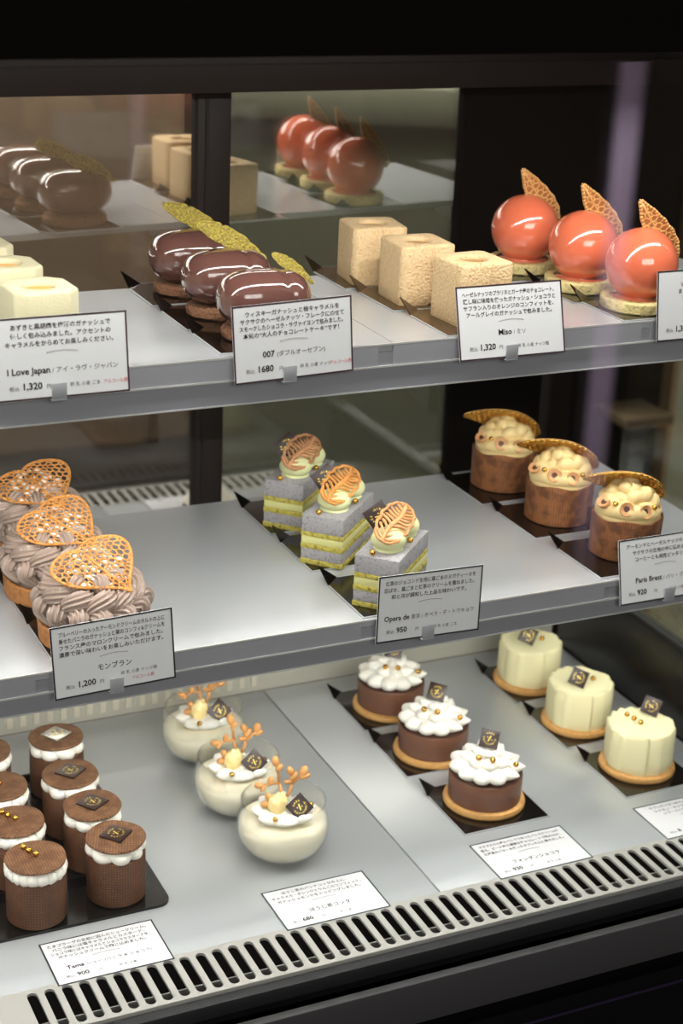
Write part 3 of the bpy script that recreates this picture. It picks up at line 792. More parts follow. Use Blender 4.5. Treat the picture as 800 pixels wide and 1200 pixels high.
# ---- crepe barrels with praline cream and lid
def praline(loc, rz, label, group):
    t = thing('praline_barrel_cake', label, 'cake', loc, rz, group)
    def fn(p, a):
        return Vector((p.x*(1+.012*math.sin(a*3+p.z*90)), p.y*(1+.012*math.sin(a*2+1)), p.z+(.0012*math.sin(a*5) if p.z > .03 else 0)))
    mb = MB(); mb.lathe([(.0285, 0), (.0298, .001), (.0300, .018), (.0304, .0360), (.0296, .0366), (.0288, .0355), (.0285, .030), (.005, .030)], 72, fn=fn); mb.build('crepe_barrel', M_paris, t)
    # swirled cream: stacked wavy tiers
    mb = MB(); 
    mb.lathe([(.0275, .0302), (.028, .037), (.024, .045), (.016, .053), (.002, .056)], 48)
    for tier, (rr_, zz, th, nn) in enumerate([(.0225, .0405, .0062, 9), (.0190, .0460, .0062, 8), (.0135, .0520, .0062, 7), (.006, .0565, .0060, 5)]):
        pts = []; rad = []; n = 72
        for i in range(n+1):
            a = 2*PI*i/n; pts.append((rr_*math.cos(a), rr_*math.sin(a), zz+.0010*math.sin(nn*a+tier)+.0022*math.sin(2*a+tier*2.1))); rad.append(th*(1+.07*math.sin(nn*a+1.3*tier)+.10*math.sin(2*a+tier*1.7)))
        mb.tube(pts, rad, 18, False)
    mb.build('praline_cream', M_parc, t, angle=180)
    def nut(x, y, z, n_, r=.0062):
        mt = Matrix.Translation((x, y, z)) @ basis(Vector(n_).orthogonal(), n_)
        mb = MB(); mb.lathe([(r*.5, -.0045), (r*.9, -.003), (r, -.0005), (r*.92, .0003), (r*.45, -.0008), (r*.4, -.003)], 28, mtx=mt, cap0=True, cap1=False)
        o = mb.build('hazelnut_half', M_nut, t)
        mb = MB(); mb.lathe([(r*.42, -.0025), (r*.40, -.0009), (r*.1, -.0011)], 20, mtx=mt); mb.build('nut_hollow', M_nutd, o)
    nut(-.0175, -.0215, .0480, (-.45, -.85, .35)); nut(.0040, -.0262, .0440, (.0, -.96, .35)) if False else nut(-.0020, -.0272, .0455, (.0, -.95, .30))
    nut(.0225, -.0130, .0460, (.80, -.55, .25)); nut(-.0275, -.0015, .0500, (-.65, -.2, .8))
    for p in ((-.0230, -.0125, .0505), (.0085, -.0240, .0470), (.0230, .0060, .0490)):
        mb = MB(); mb.ball(p, .0024); mb.build('gold_pearl', M_gold, t)
    # curved oval lid, gold lattice on its underside
    L, W_ = .074, .050
    poly = [(L/2*math.cos(2*PI*k/40)*(1+.10*max(0, -math.cos(2*PI*k/40))**6), W_/2*math.sin(2*PI*k/40)*(1-.25*max(0, -math.cos(2*PI*k/40)))) for k in range(40)]
    def warp(x, y): return Vector((x, y, -5.2*x*x-3*y*y))
    mb = MB(); V = []; F = []; nr = 8
    for s_ in (0, 1):
        for i in range(nr+1):
            for k in range(40):
                x, y = poly[k]; q = max(.02, i/nr); p = warp(x*q, y*q); V.append(p+Vector((0, 0, .0011*s_)))
    for s_ in (0, 1):
        b0 = s_*(nr+1)*40
        for i in range(nr):
            for k in range(40):
                f = (b0+i*40+k, b0+i*40+(k+1) % 40, b0+(i+1)*40+(k+1) % 40, b0+(i+1)*40+k); F.append(f if not s_ else tuple(reversed(f)))
        F.append(tuple(b0+k for k in range(40)))
    for k in range(40): F.append((nr*40+k, nr*40+(k+1) % 40, (nr+1)*40+nr*40+(k+1) % 40, (nr+1)*40+nr*40+k))
    mb.add(V, F); lid = mb.build('wafer_lid', M_wafer, t, angle=60, fix=True)
    lm = Matrix.Translation((.0030, .0110, .0610)) @ basis((.93, -.16, -.32), (.25, .50, .80)); lid.matrix_local = lm
    mb = lattice(poly, .0050, .00075, lambda x, y: warp(x, y)+Vector((0, 0, -.0006)), 9, rim=1.2, jit=.3, flat=1)
    mb.build('gold_lattice', M_gold, lid, angle=180)
    return t
g = 'brown crepe barrels with praline cream on the middle shelf'
PL = ['brown crepe barrel cake with praline cream and wafer lid, back one', 'brown crepe barrel cake with praline cream and wafer lid, middle one', 'brown crepe barrel cake with praline cream and wafer lid, front one']
p0 = praline((.7890, 1.2830, S2+.0012), 0, PL[0], g)
p1 = dup(p0, (.7935, 1.1925, S2+.0012), math.radians(-6), PL[1]); p2 = dup(p0, (.8050, 1.1040, S2+.0012), math.radians(2), PL[2])
for pp in (p0, p1):
    rz = pp.rotation_euler.z
    plaque(pp, .0170, Matrix.Rotation(-rz, 4, 'Z') @ Matrix.Translation((.0225, -.0275, .0088)) @ basis((1, 0, 0), (.02, -1, .05)))
for i, (p, lb) in enumerate(zip([(.7840, 1.2800), (.7880, 1.1930), (.7945, 1.1000)], ['black cake board under the back crepe barrel', 'black cake board under the middle crepe barrel', 'black cake board under the front crepe barrel'])):
    if i == 0: bp_ = board('cake_board', .082, .080, M_board, (p[0], p[1], S2), 0, lb, 'black boards under the crepe barrels')
    else: dup(bp_, (p[0], p[1], S2), 0, lb)

# ---- cocoa waffle barrels on the black tray
def ruffle(r, z, th, n, amp, seed=0, rough=0.):
    mb = MB(); pts = []; rad = []; N_ = 144
    mb.lathe([(r*.9, z-th*.8), (r*.95, z+th*.4), (r*.5, z+th*.7)], 40)
    for i in range(N_+1):
        a = 2*PI*i/N_; w = math.sin(n*a+.6*math.sin(3*a+seed))
        pts.append(((r+.0008*w)*math.cos(a), (r+.0008*w)*math.sin(a), z+.0012*math.sin(n*a+1.2+seed)*.8)); rad.append(th*(1+amp*w+rough*math.sin(2.7*n*a)))
    mb.tube(pts, rad, 20, False); return mb
def tama(loc, rz, label, group, style):
    t = thing('cocoa_waffle_cake', label, 'cake', loc, rz, group)
    fn = lambda p, a: Vector((p.x*(1+.008*math.sin(3*a+p.z*60)), p.y*(1+.008*math.sin(2*a)), p.z))
    mb = MB(); mb.lathe([(.0218, 0), (.0232, .0012), (.0236, .02), (.0234, .0388), (.0226, .0398), (.005, .0398)], 72, fn=fn); mb.build('waffle_barrel', M_tcake, t)
    mb = ruffle(.0172, .0442, .0058, 8 if style == 'plaque' else 19, .11 if style == 'plaque' else .17, seed=1); mb.build('cream_ruffle', M_cream, t, angle=180)
    mb = MB(); mb.lathe([(.0222, .0498), (.0234, .0502), (.0238, .0514), (.0232, .0525), (.012, .0529), (.0005, .0530)], 72,
                        fn=lambda p, a: Vector((p.x*(1+.012*math.sin(5*a)), p.y*(1+.01*math.sin(4*a+1)), p.z+.0004*math.sin(3*a)))); mb.build('waffle_disc', M_tdisc, t)
    if style == 'plaque': pass
    else:
        for i, (x, y) in enumerate(((-.0062, .0125), (-.0035, .0060), (.0002, -.0008))):
            mb = MB(); mb.ball((x, y, .0552), .0026); mb.build('gold_pearl', M_gold, t)
    return t
TZ = .0034
TR4 = [(.3543, 1.2805), (.3475, 1.2150), (.3500, 1.1605), (.3530, 1.1085)]
TL4 = [(.2890, 1.2780), (.2870, 1.2160), (.2855, 1.1590), (.2868, 1.1030)]
TRL = ['cocoa waffle cake with silvery plaque, backmost on the black tray', 'cocoa waffle cake with dark gold printed plaque, second from back on tray',
       'cocoa waffle cake with half shiny dark plaque, behind the front right one', 'cocoa waffle cake with dark gold printed plaque, nearest the tray corner']
TLL = ['cocoa waffle cake cut by the left edge, backmost of its column', 'cocoa waffle cake cut by the left edge, second from the back',
       'cocoa waffle cake with gold pearls, behind the front left one', 'cocoa waffle cake topped with gold pearls, front left on the tray']
g = 'cocoa waffle cakes on the black tray'
tp = tama((*TR4[0], TZ), 0, TRL[0], g, 'plaque'); tlist = [tp]
for i in (1, 2, 3): tlist.append(dup(tp, (*TR4[i], TZ), math.radians((0, 25, 130, 70)[i]), TRL[i]))
for i, tt in enumerate(tlist):
    rz = tt.rotation_euler.z
    plaque(tt, .0190, Matrix.Rotation(-rz, 4, 'Z') @ Matrix.Translation((.0005, .0008, .0533)) @ Matrix.Rotation(math.radians((32, 42, 36, 40)[i]), 4, 'Z'), m=M_plaques if i == 0 else None, logo=True)
tb = tama((*TL4[0], TZ), 0, TLL[0], g, 'pearl')
for i in (1, 2, 3): dup(tb, (*TL4[i], TZ), math.radians((0, 5, 4, 0)[i]), TLL[i])
# tray with rounded corners and low rim
def rrect(x0, x1, y0, y1, r, n=6):
    pts = []
    for cx, cy, a0 in ((x1-r, y1-r, 0), (x0+r, y1-r, 90), (x0+r, y0+r, 180), (x1-r, y0+r, 270)):
        for k in range(n+1): a = math.radians(a0+90*k/n); pts.append((cx+r*math.cos(a), cy+r*math.sin(a)))
    return pts
t = thing('black_tray', 'glossy black tray under the cocoa waffle cakes', 'tray', (.3, 1.19, 0))
mb = MB(); mb.prism([(x-.3, y-1.19) for x, y in rrect(.225, .3905, 1.0805, 1.3150, .010)], .0002, .0028); mb.build('tray_sheet', M_tray, t, smooth=False)
for yy in (1.1350, 1.1870, 1.2440, 1.3060):
    mb = MB(); mb.prism([(x-.3, y-1.19) for x, y in rrect(.226, .3845, yy-.0012, yy+.0012, .0011)], .0028, .0075); mb.build('tray_divider', M_tray, t, smooth=False)

# ---- glass cups with panna cotta
def petal(mb, x, y, z, yaw, pitch, ln, wd, ht, tip=.5):
    mt = Matrix.Rotation(yaw, 4, 'Z') @ Matrix.Rotation(-pitch, 4, 'Y')
    def fn(p):
        k = (p.x+1)/2; w = 1-tip*k**2.2
        return Vector((p.x+.12*tip*k, p.y*w, p.z*w+.25*(1-abs(p.y))*k*.3))
    mb.ball((x, y, z), 1, ln/2, wd/2, ht/2, mtx=mt, nu=18, nv=12, fn=fn)
def cup(loc, rz, label, group):
    t = thing('panna_cotta_cup', label, 'dessert cup', loc, rz, group)
    outer = [(.020, .0006), (.026, .002), (.0335, .0085), (.0378, .0165), (.0392, .0250), (.0385, .0340), (.0368, .0420), (.0358, .0475), (.0358, .0500)]
    inner = [(r-.0013, max(.0030, z)) for r, z in outer[:-1]]
    mb = MB(); mb.lathe([(.0003, .0003), (.012, .0003)]+outer+[(.0352, .0506), (.0346, .0500)]+[(r-.0012, z) for r, z in reversed(outer[1:-1])]+[(.019, .0022), (.0003, .0022)], 72, cap0=False, cap1=False)
    mb.build('glass_bowl', M_glass, t, angle=180)
    mb = MB(); mb.lathe([(.018, .0024), (.0243, .0031), (.0318, .0092), (.0360, .0170), (.0374, .0250), (.0371, .0295), (.033, .0325), (.02, .0335), (.0004, .034)], 64,
                        fn=lambda p, a: p+Vector((0, 0, .0009*math.sin(2*a+p.x*60) if p.z > .028 else 0)))
    mb.build('panna_cotta_fill', M_panna, t, angle=180)
    mb = MB()
    for k, (a, r, yaw, ln, wd) in enumerate([(-100, .020, -100, .020, .022), (-55, .021, -50, .021, .017), (-15, .021, -5, .022, .014), (25, .020, 25, .020, .015), (70, .021, 70, .020, .020), (115, .020, 120, .020, .018), (160, .020, 165, .021, .020), (205, .021, 200, .022, .020), (240, .0195, 235, .020, .018)]):
        a = math.radians(a); petal(mb, r*.86*math.cos(a), r*.86*math.sin(a), .0385, math.radians(yaw), .22, ln*.92, wd*1.0, .0110, .40)
    petal(mb, 0, 0, .0395, 0, .0, .024, .024, .010, .2)
    mb.build('cream_petals', M_cream, t, angle=180)
    # candied apple piece
    mb = MB(); mb.ball((-.006, -.003, .0480), 1, .0085, .0065, .0105, fn=lambda p: p*(1+.22*noise.noise(p*2.1)), nu=24, nv=14); mb.build('candied_apple', M_fruit, t)
    # branch biscuit: twigs with buds
    mb = MB()
    def twig(p0, p1, r=.0012): mb.tube([p0, (Vector(p0)+Vector(p1))/2+Vector((.0006, 0, .0004)), p1], [r*1.15, r, r*.9], 8)
    def bud(p, d, s=1.0):
        d = Vector(d).normalized(); p = Vector(p); mt = basis(d, d.orthogonal()); mb.ball(p+d*.0030*s, 1, .0048*s, .0031*s, .0027*s, mtx=mt, nu=10, nv=8)
    y = .006
    B0 = (.0010, y, .044); A = (-.0015, y+.001, .062); Bt = (-.0045, y+.002, .079)
    twig(B0, A, .0015); twig(A, Bt, .0013); bud(Bt, (-.1, 0, 1), 1.1); bud((-.0040, y, .075), (.5, -.2, .8), .9)
    twig(A, (-.0170, y, .0625)); bud((-.0170, y, .0625), (-.9, 0, .3)); bud((-.0150, y, .0625), (-.6, -.4, -.5), .8); bud((-.0100, y, .0630), (.1, 0, 1), .9)
    C0 = (.0060, y, .0480); D = (.0100, y, .0590); twig(C0, D, .0014); twig(D, (.0080, y, .0690)); bud((.0085, y, .0690), (-.35, 0, 1), 1.0); bud((.0095, y, .0640), (.6, 0, .8), 1.0); bud((.0085, y, .0610), (-.9, 0, .2), .8)
    twig(D, (.0190, y, .0660)); bud((.0190, y, .0660), (.4, 0, 1), 1.1); bud((.0180, y, .0640), (1, 0, .1), 1.1)
    E0 = (-.0100, y-.004, .0430); twig(E0, (-.0120, y-.004, .0510)); bud((-.0115, y-.004, .0500), (-.4, 0, 1), 1.0); bud((-.0105, y-.004, .0480), (.6, 0, 1), 1.0); bud((-.0115, y-.004, .0460), (-1, 0, .2), 1.1)
    mb.build('branch_biscuit', M_branch, t, angle=180)
    plaque(t, .0170, Matrix.Translation((.0085, -.0135, .0480)) @ basis((.80, .10, .55), (-.20, -.82, .55)))
    for p in ((-.0155, -.0190, .0445), (.0215, -.0080, .0445)):
        mb = MB(); mb.ball(p, .0023); mb.build('gold_pearl', M_gold, t)
    return t
g = 'panna cotta cups on the deck'
GL = ['glass cup of panna cotta with branch biscuit, back one under the shelf', 'glass cup of panna cotta with branch biscuit, middle one of three', 'glass cup of panna cotta with branch biscuit, front one nearest the grille']
g0 = cup((.4985, 1.2980, .0002), math.radians(10), GL[0], g)
dup(g0, (.4945, 1.2020, .0002), math.radians(4), GL[1]); dup(g0, (.5025, 1.1210, .0002), 0, GL[2])

# ---- chocolate rounds with whipped cream
def fondant(loc, rz, label, group):
    t = thing('chocolate_cream_cake', label, 'cake', loc, rz, group)
    mb = MB(); mb.lathe([(.0352, 0), (.0364, .001), (.0368, .003), (.0360, .0056), (.035, .0061), (.01, .0061)], 72, fn=lambda p, a: Vector((p.x*(1+.012*noise.noise(Vector((math.cos(a)*3, math.sin(a)*3, 0)))), p.y*(1+.012*noise.noise(Vector((math.cos(a)*3, math.sin(a)*3, 5)))), p.z))); mb.build('shortbread_base', M_cookie, t)
    mb = MB(); mb.lathe([(.0318, .0062), (.0325, .0066), (.0328, .020), (.0328, .0300), (.0324, .0306)], 72, cap1=False); mb.build('chocolate_barrel', M_cyl, t)
    mb = MB(); mb.lathe([(.0323, .0300), (.0318, .0305), (.015, .0306), (.0005, .0306)], 64); mb.build('cocoa_top', M_ccocoa, t)
    mb = MB(); rr = random.Random(12)
    for k in range(11):
        a = 2*PI*k/11; tipv = .25+.45*(math.cos(a-.3) > .1); petal(mb, .0225*math.cos(a), .0225*math.sin(a), .0360, a+rr.uniform(-.15, .15), .10, .0225, .0185, .0150, tipv)
    for k in range(8):
        a = 2*PI*(k+.5)/8; petal(mb, .0140*math.cos(a), .0140*math.sin(a), .0430, a+rr.uniform(-.2, .2), .30, .0215, .0175, .0140, .35+.3*(math.cos(a) > 0))
    for k in range(5):
        a = 2*PI*k/5+.3; petal(mb, .0065*math.cos(a), .0065*math.sin(a), .0490, a, .50, .018, .0150, .012, .5)
    petal(mb, 0, 0, .0500, 0, 1.2, .014, .012, .010, .6)
    mb.build('whipped_cream', M_cream, t, angle=180)
    for p in ((-.0165, -.0120, .0530), (-.0060, -.0185, .0520), (.0150, -.0235, .0455)):
        mb = MB(); mb.ball(p, .0027); mb.build('gold_pearl', M_gold, t)
    plaque(t, .0165, Matrix.Translation((.0010, .0000, .0620)) @ basis((.90, -.36, .20), (-.22, -.72, .62)) @ Matrix.Rotation(math.radians(-24), 4, 'Z'))
    return t
g = 'chocolate cakes with whipped cream on the deck'
FL = ['chocolate round with whipped cream petals, back one of three', 'chocolate round with whipped cream petals, middle one of three', 'chocolate round with whipped cream petals, front one of three']
FP = [(.7020, 1.3180), (.6995, 1.2240), (.7016, 1.1290)]
f0 = fondant((*FP[0], .0012), math.radians(8), FL[0], g); dup(f0, (*FP[1], .0012), math.radians(-4), FL[1]); dup(f0, (*FP[2], .0012), math.radians(2), FL[2])
for i, (p, lb) in enumerate(zip([(.7000, 1.3230), (.6985, 1.2300), (.7010, 1.1255)], ['black cake board under the back chocolate round', 'black cake board under the middle chocolate round', 'black cake board under the front chocolate round'])):
    if i == 0: bf = board('cake_board', .086, .082, M_board, (p[0], p[1], 0), 0, lb, 'black boards under the chocolate rounds')
    else: dup(bf, (p[0], p[1], 0), 0, lb)

# ---- ivory ridged rounds
def ivory(loc, rz, label, group):
    t = thing('ivory_ridged_cake', label, 'cake', loc, rz, group)
    mb = MB(); mb.lathe([(.0342, 0), (.0352, .001), (.0356, .003), (.0350, .0052), (.034, .0058), (.01, .0058)], 72, fn=lambda p, a: Vector((p.x*(1+.01*math.sin(5*a)), p.y*(1+.01*math.sin(4*a)), p.z))); mb.build('shortbread_base', M_cookie, t)
    d = Vector((math.cos(math.radians(25)), math.sin(math.radians(25)), 0))
    def saw(s): 
        q = (s/.0112) % 1.0; return q if q < .86 else (1-q)/.14*.86
    mb = MB(); seg = 240
    prof = [(.0298, .0060), (.0306, .0070), (.0310, .016), (.0310, .030), (.0308, .0420), (.0300, .0445), (.0282, .0455)]+[(.0282*(1-i/22), .0455) for i in range(1, 22)]
    def fn(p, a):
        s = p.dot(d)+.05; r = math.hypot(p.x, p.y)
        w = saw(s+.002*math.sin(a*2)); k = 1+.10*(w-.4)*min(1, r/.02)*abs(math.sin(a-math.radians(25)))**.5 if r > .0281 else 1+.02*(w-.4)*(r/.0282)**6
        z = p.z+(.0032*(w-.3) if p.z > .040 else 0)
        return Vector((p.x*k, p.y*k, z))
    mb.lathe(prof, seg, fn=fn); mb.build('ridged_mousse', M_ivory, t, angle=40)
    for x, y in ((-.0055, .0160), (-.0020, .0080), (.0010, -.0005)):
        mb = MB(); mb.ball((x-.004, y-.004, .0488), .0025); mb.build('gold_pearl', M_gold, t)
    return t
g = 'ivory ridged cakes on the right deck'
WL = ['ivory ridged round cake with gold pearls, back one under the shelf', 'ivory ridged round cake with gold pearls, middle one of three', 'ivory ridged round cake with gold pearls, front one beside the end panel']
WP = [(.8600, 1.3180, 6), (.8600, 1.2240, 0), (.8665, 1.1310, -10)]
i0 = ivory((WP[0][0], WP[0][1], .0012), math.radians(WP[0][2]), WL[0], g)
il = [i0]+[dup(i0, (WP[i][0], WP[i][1], .0012), math.radians(WP[i][2]), WL[i]) for i in (1, 2)]
for i, tt in enumerate(il):
    rz = tt.rotation_euler.z
    q = [(-.008, -.006), (-.0105, -.010), (.0155, .0085)][i]
    plaque(tt, .0165, Matrix.Rotation(-rz, 4, 'Z') @ Matrix.Translation((q[0], q[1], .0555)) @ basis((.52, .25, .75), (-.62, -.62, .30) if i == 2 else (-.30, -.80, .45)))
    if i < 2:
        for ch in kids(tt):
            if ch.name.startswith('gold_pearl'): ch.location = (.0125, -.001, 0)
for i, (p, lb) in enumerate(zip([(.8650, 1.3200), (.8640, 1.2240), (.8660, 1.1270)], ['black cake board under the back ivory round', 'black cake board under the middle ivory round', 'black cake board under the front ivory round'])):
    if i == 0: bw = board('cake_board', .082, .082, M_board, (p[0], p[1], 0), 0, lb, 'black boards under the ivory rounds')
    else: dup(bw, (p[0], p[1], 0), 0, lb)

# =================================================================== PRICE CARDS
CW, CH = .0905, .0545
def card(name, mtx, lines, title, sub, price, foot, red, border, label, group, titlelat=True, tsize=.0060):
    t = bpy.data.objects.new(name, None); COL.objects.link(t); t.matrix_world = mtx; t.empty_display_size = .01
    tag(t, label, 'price card', group)
    mb = MB(); mb.box(-CW/2, CW/2, 0, CH, 0, .0007); mb.build('card_sheet', M_card, t, smooth=False)
    mb = MB(); b = .0012; z0, z1 = .0007, .00082
    for x0, x1, y0, y1 in ((-CW/2, CW/2, 0, b), (-CW/2, CW/2, CH-b, CH), (-CW/2, -CW/2+b, b, CH-b), (CW/2-b, CW/2, b, CH-b)): mb.box(x0, x1, y0, y1, z0, z1)
    mb.build('border_line', border, t, smooth=False)
    ink = MB(); dk = MB(); z = .00086; ty = CH-.0078
    sp = .0050 if len(lines) == 4 else .0056
    for i, ln in enumerate(lines): put_text(ink, ln, .0040, 0, ty-i*sp, z=z, width=CW-.012, bold=.00006)
    ty = ty-len(lines)*sp
    for i in range(15): x = -.010+i*.00143; yy = ty+.0006+.0010*math.sin(PI*i/14); ink.box(x-.0003, x+.0003, yy-.0003, yy+.0003, z, z+.0001)
    yt = .0172
    if titlelat and sub:
        V, F = text_mesh(title, tsize, 'LEFT', .00012); w1 = max(v.x for v in V); V2, F2 = text_mesh(sub, .0043, 'LEFT'); w2 = max(v.x for v in V2)
        tot = w1+.0015+w2; x0 = -tot/2; k = min(1, (CW-.012)/tot); x0 *= k
        dk.add([(v.x*k+x0, v.y+yt, z) for v in V], F); ink.add([(v.x*k+x0+(w1+.0015)*k, v.y+yt, z) for v in V2], F2)
    else: put_text(dk, title, .0052, 0, yt, z=z, bold=.00005)
    yp = .0070
    put_text(ink, '税込', .0034, -CW/2+.0085, yp, 'LEFT', z=z); put_text(dk, price, .0062, -CW/2+.0170, yp, 'LEFT', bold=.00014, z=z)
    put_text(ink, '円', .0034, -CW/2+.0335, yp, 'LEFT', z=z)
    if foot: put_text(ink, foot, .0031, .004, yp+(.0035 if red == 'below' else 0), 'LEFT', z=z)
    ink.build('small_print', M_ink, t, smooth=False); dk.build('bold_print', M_inkd, t, smooth=False)
    if red:
        rd = MB(); put_text(rd, 'アルコール類', .0031, .0270 if red != 'below' else .012, yp if red != 'below' else yp-.0015, 'LEFT', z=z, width=.0165); rd.build('red_print', M_red, t, smooth=False)
    return t
def standing(x, zb, tilt=10, roll=0, y=1.0465):
    return Matrix.Translation((x, y, zb)) @ Matrix.Rotation(math.radians(roll), 4, 'Y') @ Matrix.Rotation(math.radians(90-tilt), 4, 'X')
def flat(x, y, rz=0): return Matrix.Translation((x, y, .0003)) @ Matrix.Rotation(math.radians(rz), 4, 'Z')
gs = 'price cards clipped to the shelf rails'; gd = 'price cards lying on the deck'
card('price_card', standing(.3005, .4425, 8, 0), ['あずきと黒胡麻を梅酒のガナッシュで', '優しく包み込みました。アクセントの', 'キャラメルをからめてお楽しみください。'], 'I Love Japan', '/ アイ・ラヴ・ジャパン', '1,320', '卵 乳 小麦 ごま', 'side', M_bord_p, 'white price card in front of the ivory cubes, plum border', gs)
card('price_card', standing(.4668, .4405, 6, -1.6), ['ウィスキーガナッシュと柚キャラメルを', 'サクサクのヘーゼルナッツ・フレークにのせて', 'スモークしたショコラ・サヴァイヨンで包みました。', '本気の“大人のチョコレートケーキ”です！'], '007', '(ダブルオーセブン)', '1680', '卵 乳 小麦 ナッツ', 'side', M_bord_p, 'white price card in front of the chocolate capsules, priced 1680', gs)
card('price_card', standing(.6442, .4405, 16, 0), ['ヘーゼルナッツのプラリネとガーナ産のチョコレート、', '隠し味に味噌を使ったガナッシュ・ショコラと', 'サフラン入りのオレンジのコンフィットを、', 'アールグレイのガナッシュで包みました。'], 'Miso', '/ ミソ', '1,320', '卵 乳 小麦 ナッツ類', None, M_bord_p, 'white price card in front of the beige velvet cubes', gs)
card('price_card', standing(.8175, .4415, 9, 0), ['フルーティなオレンジと', 'マンゴのコンフィを合わせ', 'ました。アーモンドの香りと', 'お召し上がりください。'], ' ', None, '1,320', None, None, M_bord_b, 'white price card cut off by the right edge, upper shelf', gs, False)
card('price_card', standing(.3345, .2195, 6, -1.6), ['ブルーベリーの入ったアーモンドクリームのタルトの上に', '乗せたバニラのガナッシュと栗のコンフィ&クリームを', 'フランス産のマロンクリームで包みました。', '濃厚で深い味わいをお楽しみいただけます。'], 'モンブラン', None, '1,200', '卵 乳 小麦 ナッツ類', 'below', M_bord_b, 'white price card in front of the heart topped tartlets', gs, False)
card('price_card', standing(.5870, .2195, 3, 1.6), ['抹茶のジョコンド生地に黒ごまのヌガティーヌを', '忍ばせ、黒ごまと抹茶のクリームを重ねました。', '和と洋が調和した上品な味わいです。'], 'Opera de', '東京 / オペラ・デ・トウキョウ', '950', '卵 乳 小麦 ごま', None, M_bord_b, 'white price card in front of the grey and yellow slices', gs)
card('price_card', standing(.8110, .2175, 13, 0), ['アーモンドとヘーゼルナッツのプラリネを', 'サクサクの生地の中に詰めました。', 'コーヒーとも相性ピッタリです。'], 'Paris Brest', '/ パリ・ブレスト', '920', '卵 乳 小麦 ナッツ', None, M_bord_b, 'white price card in front of the crepe barrels', gs)
card('price_card', flat(.3230, 1.0125), ['たまプラーザの名前に因んだシュークリーム。', 'バニラ味には塩キャラメルとカスタード、', 'ショコラ味にはキャラメルとショコラカスタードを、', 'ガナッシュクリームで閉じ込めました。'], 'Tama', 'シュー (バニラ & ショコラ)', '900', '卵 乳 小麦', None, M_bord_b, 'white price card lying on deck in front of the black tray', gd)
card('price_card', flat(.5065, 1.0135), ['ほうじ茶のパンナコッタの上に、', 'キャラメル・オレンジとりんごのコンフィット、', 'ガナッシュモンテをトッピングしました。'], 'ほうじ茶コッタ', None, '680', '乳 小麦', None, M_bord_g, 'white price card lying on deck in front of the glass cups', gd, False)
card('price_card', flat(.6985, 1.0140), ['マダガスカル産のバニラで作ったバニラクリームの', '香る、ガーナ産の濃厚なチョコレートで包み込み、', '北海道のバターを使ったサブレの上に乗せました。'], 'フォンダンショコラ', None, '930', '卵 乳 小麦', None, M_bord_g, 'white price card lying on deck in front of the chocolate rounds', gd, False)
card('price_card', flat(.8650, 1.0140), ['サブレの敷きつめたパイ生地の上に', 'シナモン・キャラメルのりんごと', 'シブーストをのせました。'], ' ', None, '8', None, None, M_bord_g, 'white price card lying on deck in front of the ivory rounds', gd, False)
# clips
CX = [(.2965, .4492, 'ivory cubes'), (.4622, .4465, 'chocolate capsules'), (.6415, .4470, 'beige cubes'), (.8110, .4455, 'coral domes'), (.3345, .2255, 'heart topped tartlets'), (.5862, .2262, 'layered slices'), (.8128, .2243, 'crepe barrels')]
def clip(x, z, w, first=None):
    lb = 'small grey metal clip holding the price card of the '+w
    if first: return dup(first, (x, 1.0543, z), 0, lb)
    t = thing('card_clip', lb, 'clip', (x, 1.0543, z), 0, 'card clips on the shelf rails')
    mb = MB(); mb.box(-.0051, .0051, -.0108, -.0100, -.0072, .0040, .0003); mb.build('front_tongue', M_clip, t, angle=30)
    mb = MB(); mb.box(-.0051, .0051, -.0108, -.0002, -.0080, -.0073, .0002); mb.build('foot', M_clip, t, angle=30)
    mb = MB(); mb.box(-.0051, .0051, -.0011, -.0001, -.0072, .0030, .0002); mb.build('rail_hook', M_clip, t, angle=30)
    return t
cl = None
for x, z, w in CX:
    c_ = clip(x, z, w, cl); cl = cl or c_

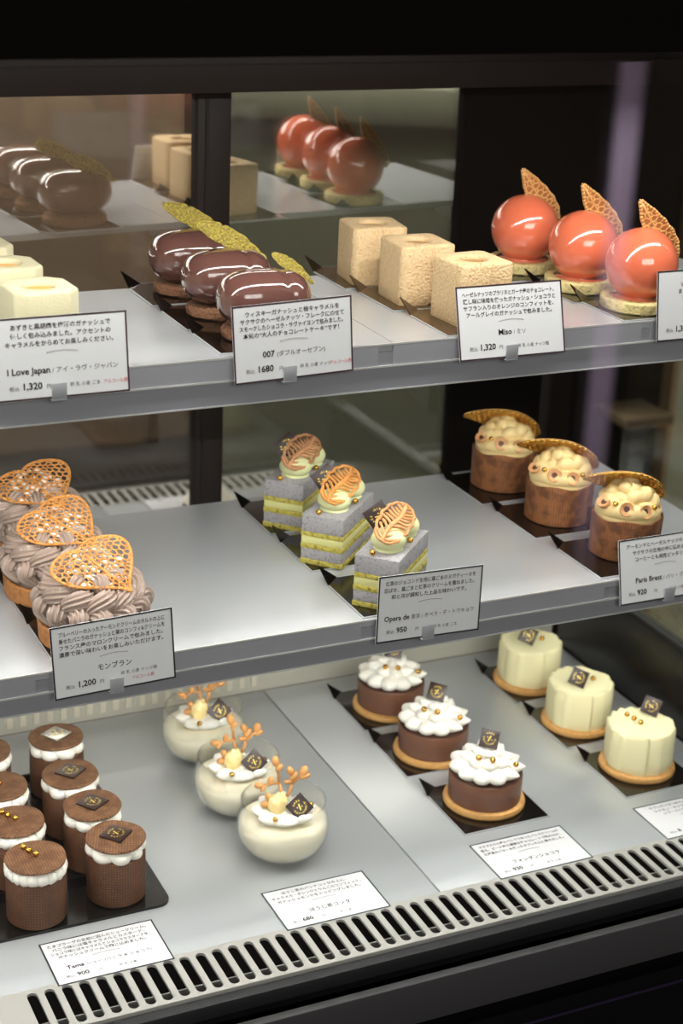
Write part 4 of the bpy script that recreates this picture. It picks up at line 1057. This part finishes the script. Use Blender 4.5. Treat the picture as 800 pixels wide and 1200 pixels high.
# =================================================================== LIGHTS
def area(name, loc, rot, sx, sy, power, col=(1, .965, .92)):
    l = bpy.data.lights.new(name, 'AREA'); l.shape = 'RECTANGLE'; l.size = sx; l.size_y = sy; l.energy = power; l.color = col
    o = bpy.data.objects.new(name, l); COL.objects.link(o); o.location = loc; o.rotation_euler = tuple(math.radians(a) for a in rot); return o
area('canopy_strip_light', (.36, 1.018, .680), (16, 0, 0), 1.12, .016, 3.3)
area('canopy_front_strip_light', (.36, .990, .678), (-4, 0, 0), 1.12, .012, .45)
area('upper_shelf_strip_light', (.36, 1.072, .4195), (22, 0, 0), 1.10, .008, 1.7)
area('middle_shelf_strip_light', (.36, 1.074, .2045), (30, 0, 0), 1.10, .008, 1.9)
area('front_fill_light', (.0, -1.7, 1.55), (62, 0, -10), 2.0, 1.0, 55, (1, .96, .92))  # added fill behind the camera, aimed forward at the front faces
area('partition_fill_light', (2.6, 1.0, 1.85), (14, 0, 0), .8, .8, 30, (1, .96, .9))  # added fill that brightens the pale partition
area('kitchen_fill_light', (.9, 3.0, 1.85), (0, 0, 0), 1.8, .8, 150, (1, .96, .88))  # added fill that brightens the room behind the rear panes
w = bpy.data.worlds.new('world'); scene.world = w; w.use_nodes = True
w.node_tree.nodes['Background'].inputs[0].default_value = (.9, .85, .8, 1); w.node_tree.nodes['Background'].inputs[1].default_value = .1

# =================================================================== CAMERA
cam = bpy.data.cameras.new('camera'); co = bpy.data.objects.new('camera', cam); COL.objects.link(co)
X = Vector((4436, -585, 1991)).normalized(); Y = Vector((-1003, -826, 1991)); Y = (Y-X*X.dot(Y)).normalized(); Z = -X.cross(Y)
if Z.y > 0: Z = -Z
right = Vector((X.x, Y.x, Z.x)); down = Vector((X.y, Y.y, Z.y)); fwd = Vector((X.z, Y.z, Z.z))
rot = Matrix((right, -down, -fwd)).transposed()
co.matrix_world = Matrix.Translation((0, 0, .79)) @ rot.to_4x4()
cam.sensor_fit = 'VERTICAL'; cam.sensor_height = 36; cam.sensor_width = 24; cam.lens = 1991/1200*36
cam.clip_start = .01; cam.clip_end = 50
cam.dof.use_dof = True; cam.dof.focus_distance = 1.27; cam.dof.aperture_fstop = 8
scene.camera = co
scene.view_settings.view_transform = 'Standard'; scene.view_settings.look = 'None'; scene.view_settings.gamma = 1
scene.view_settings.use_curve_mapping = False; scene.view_settings.exposure = 0.0
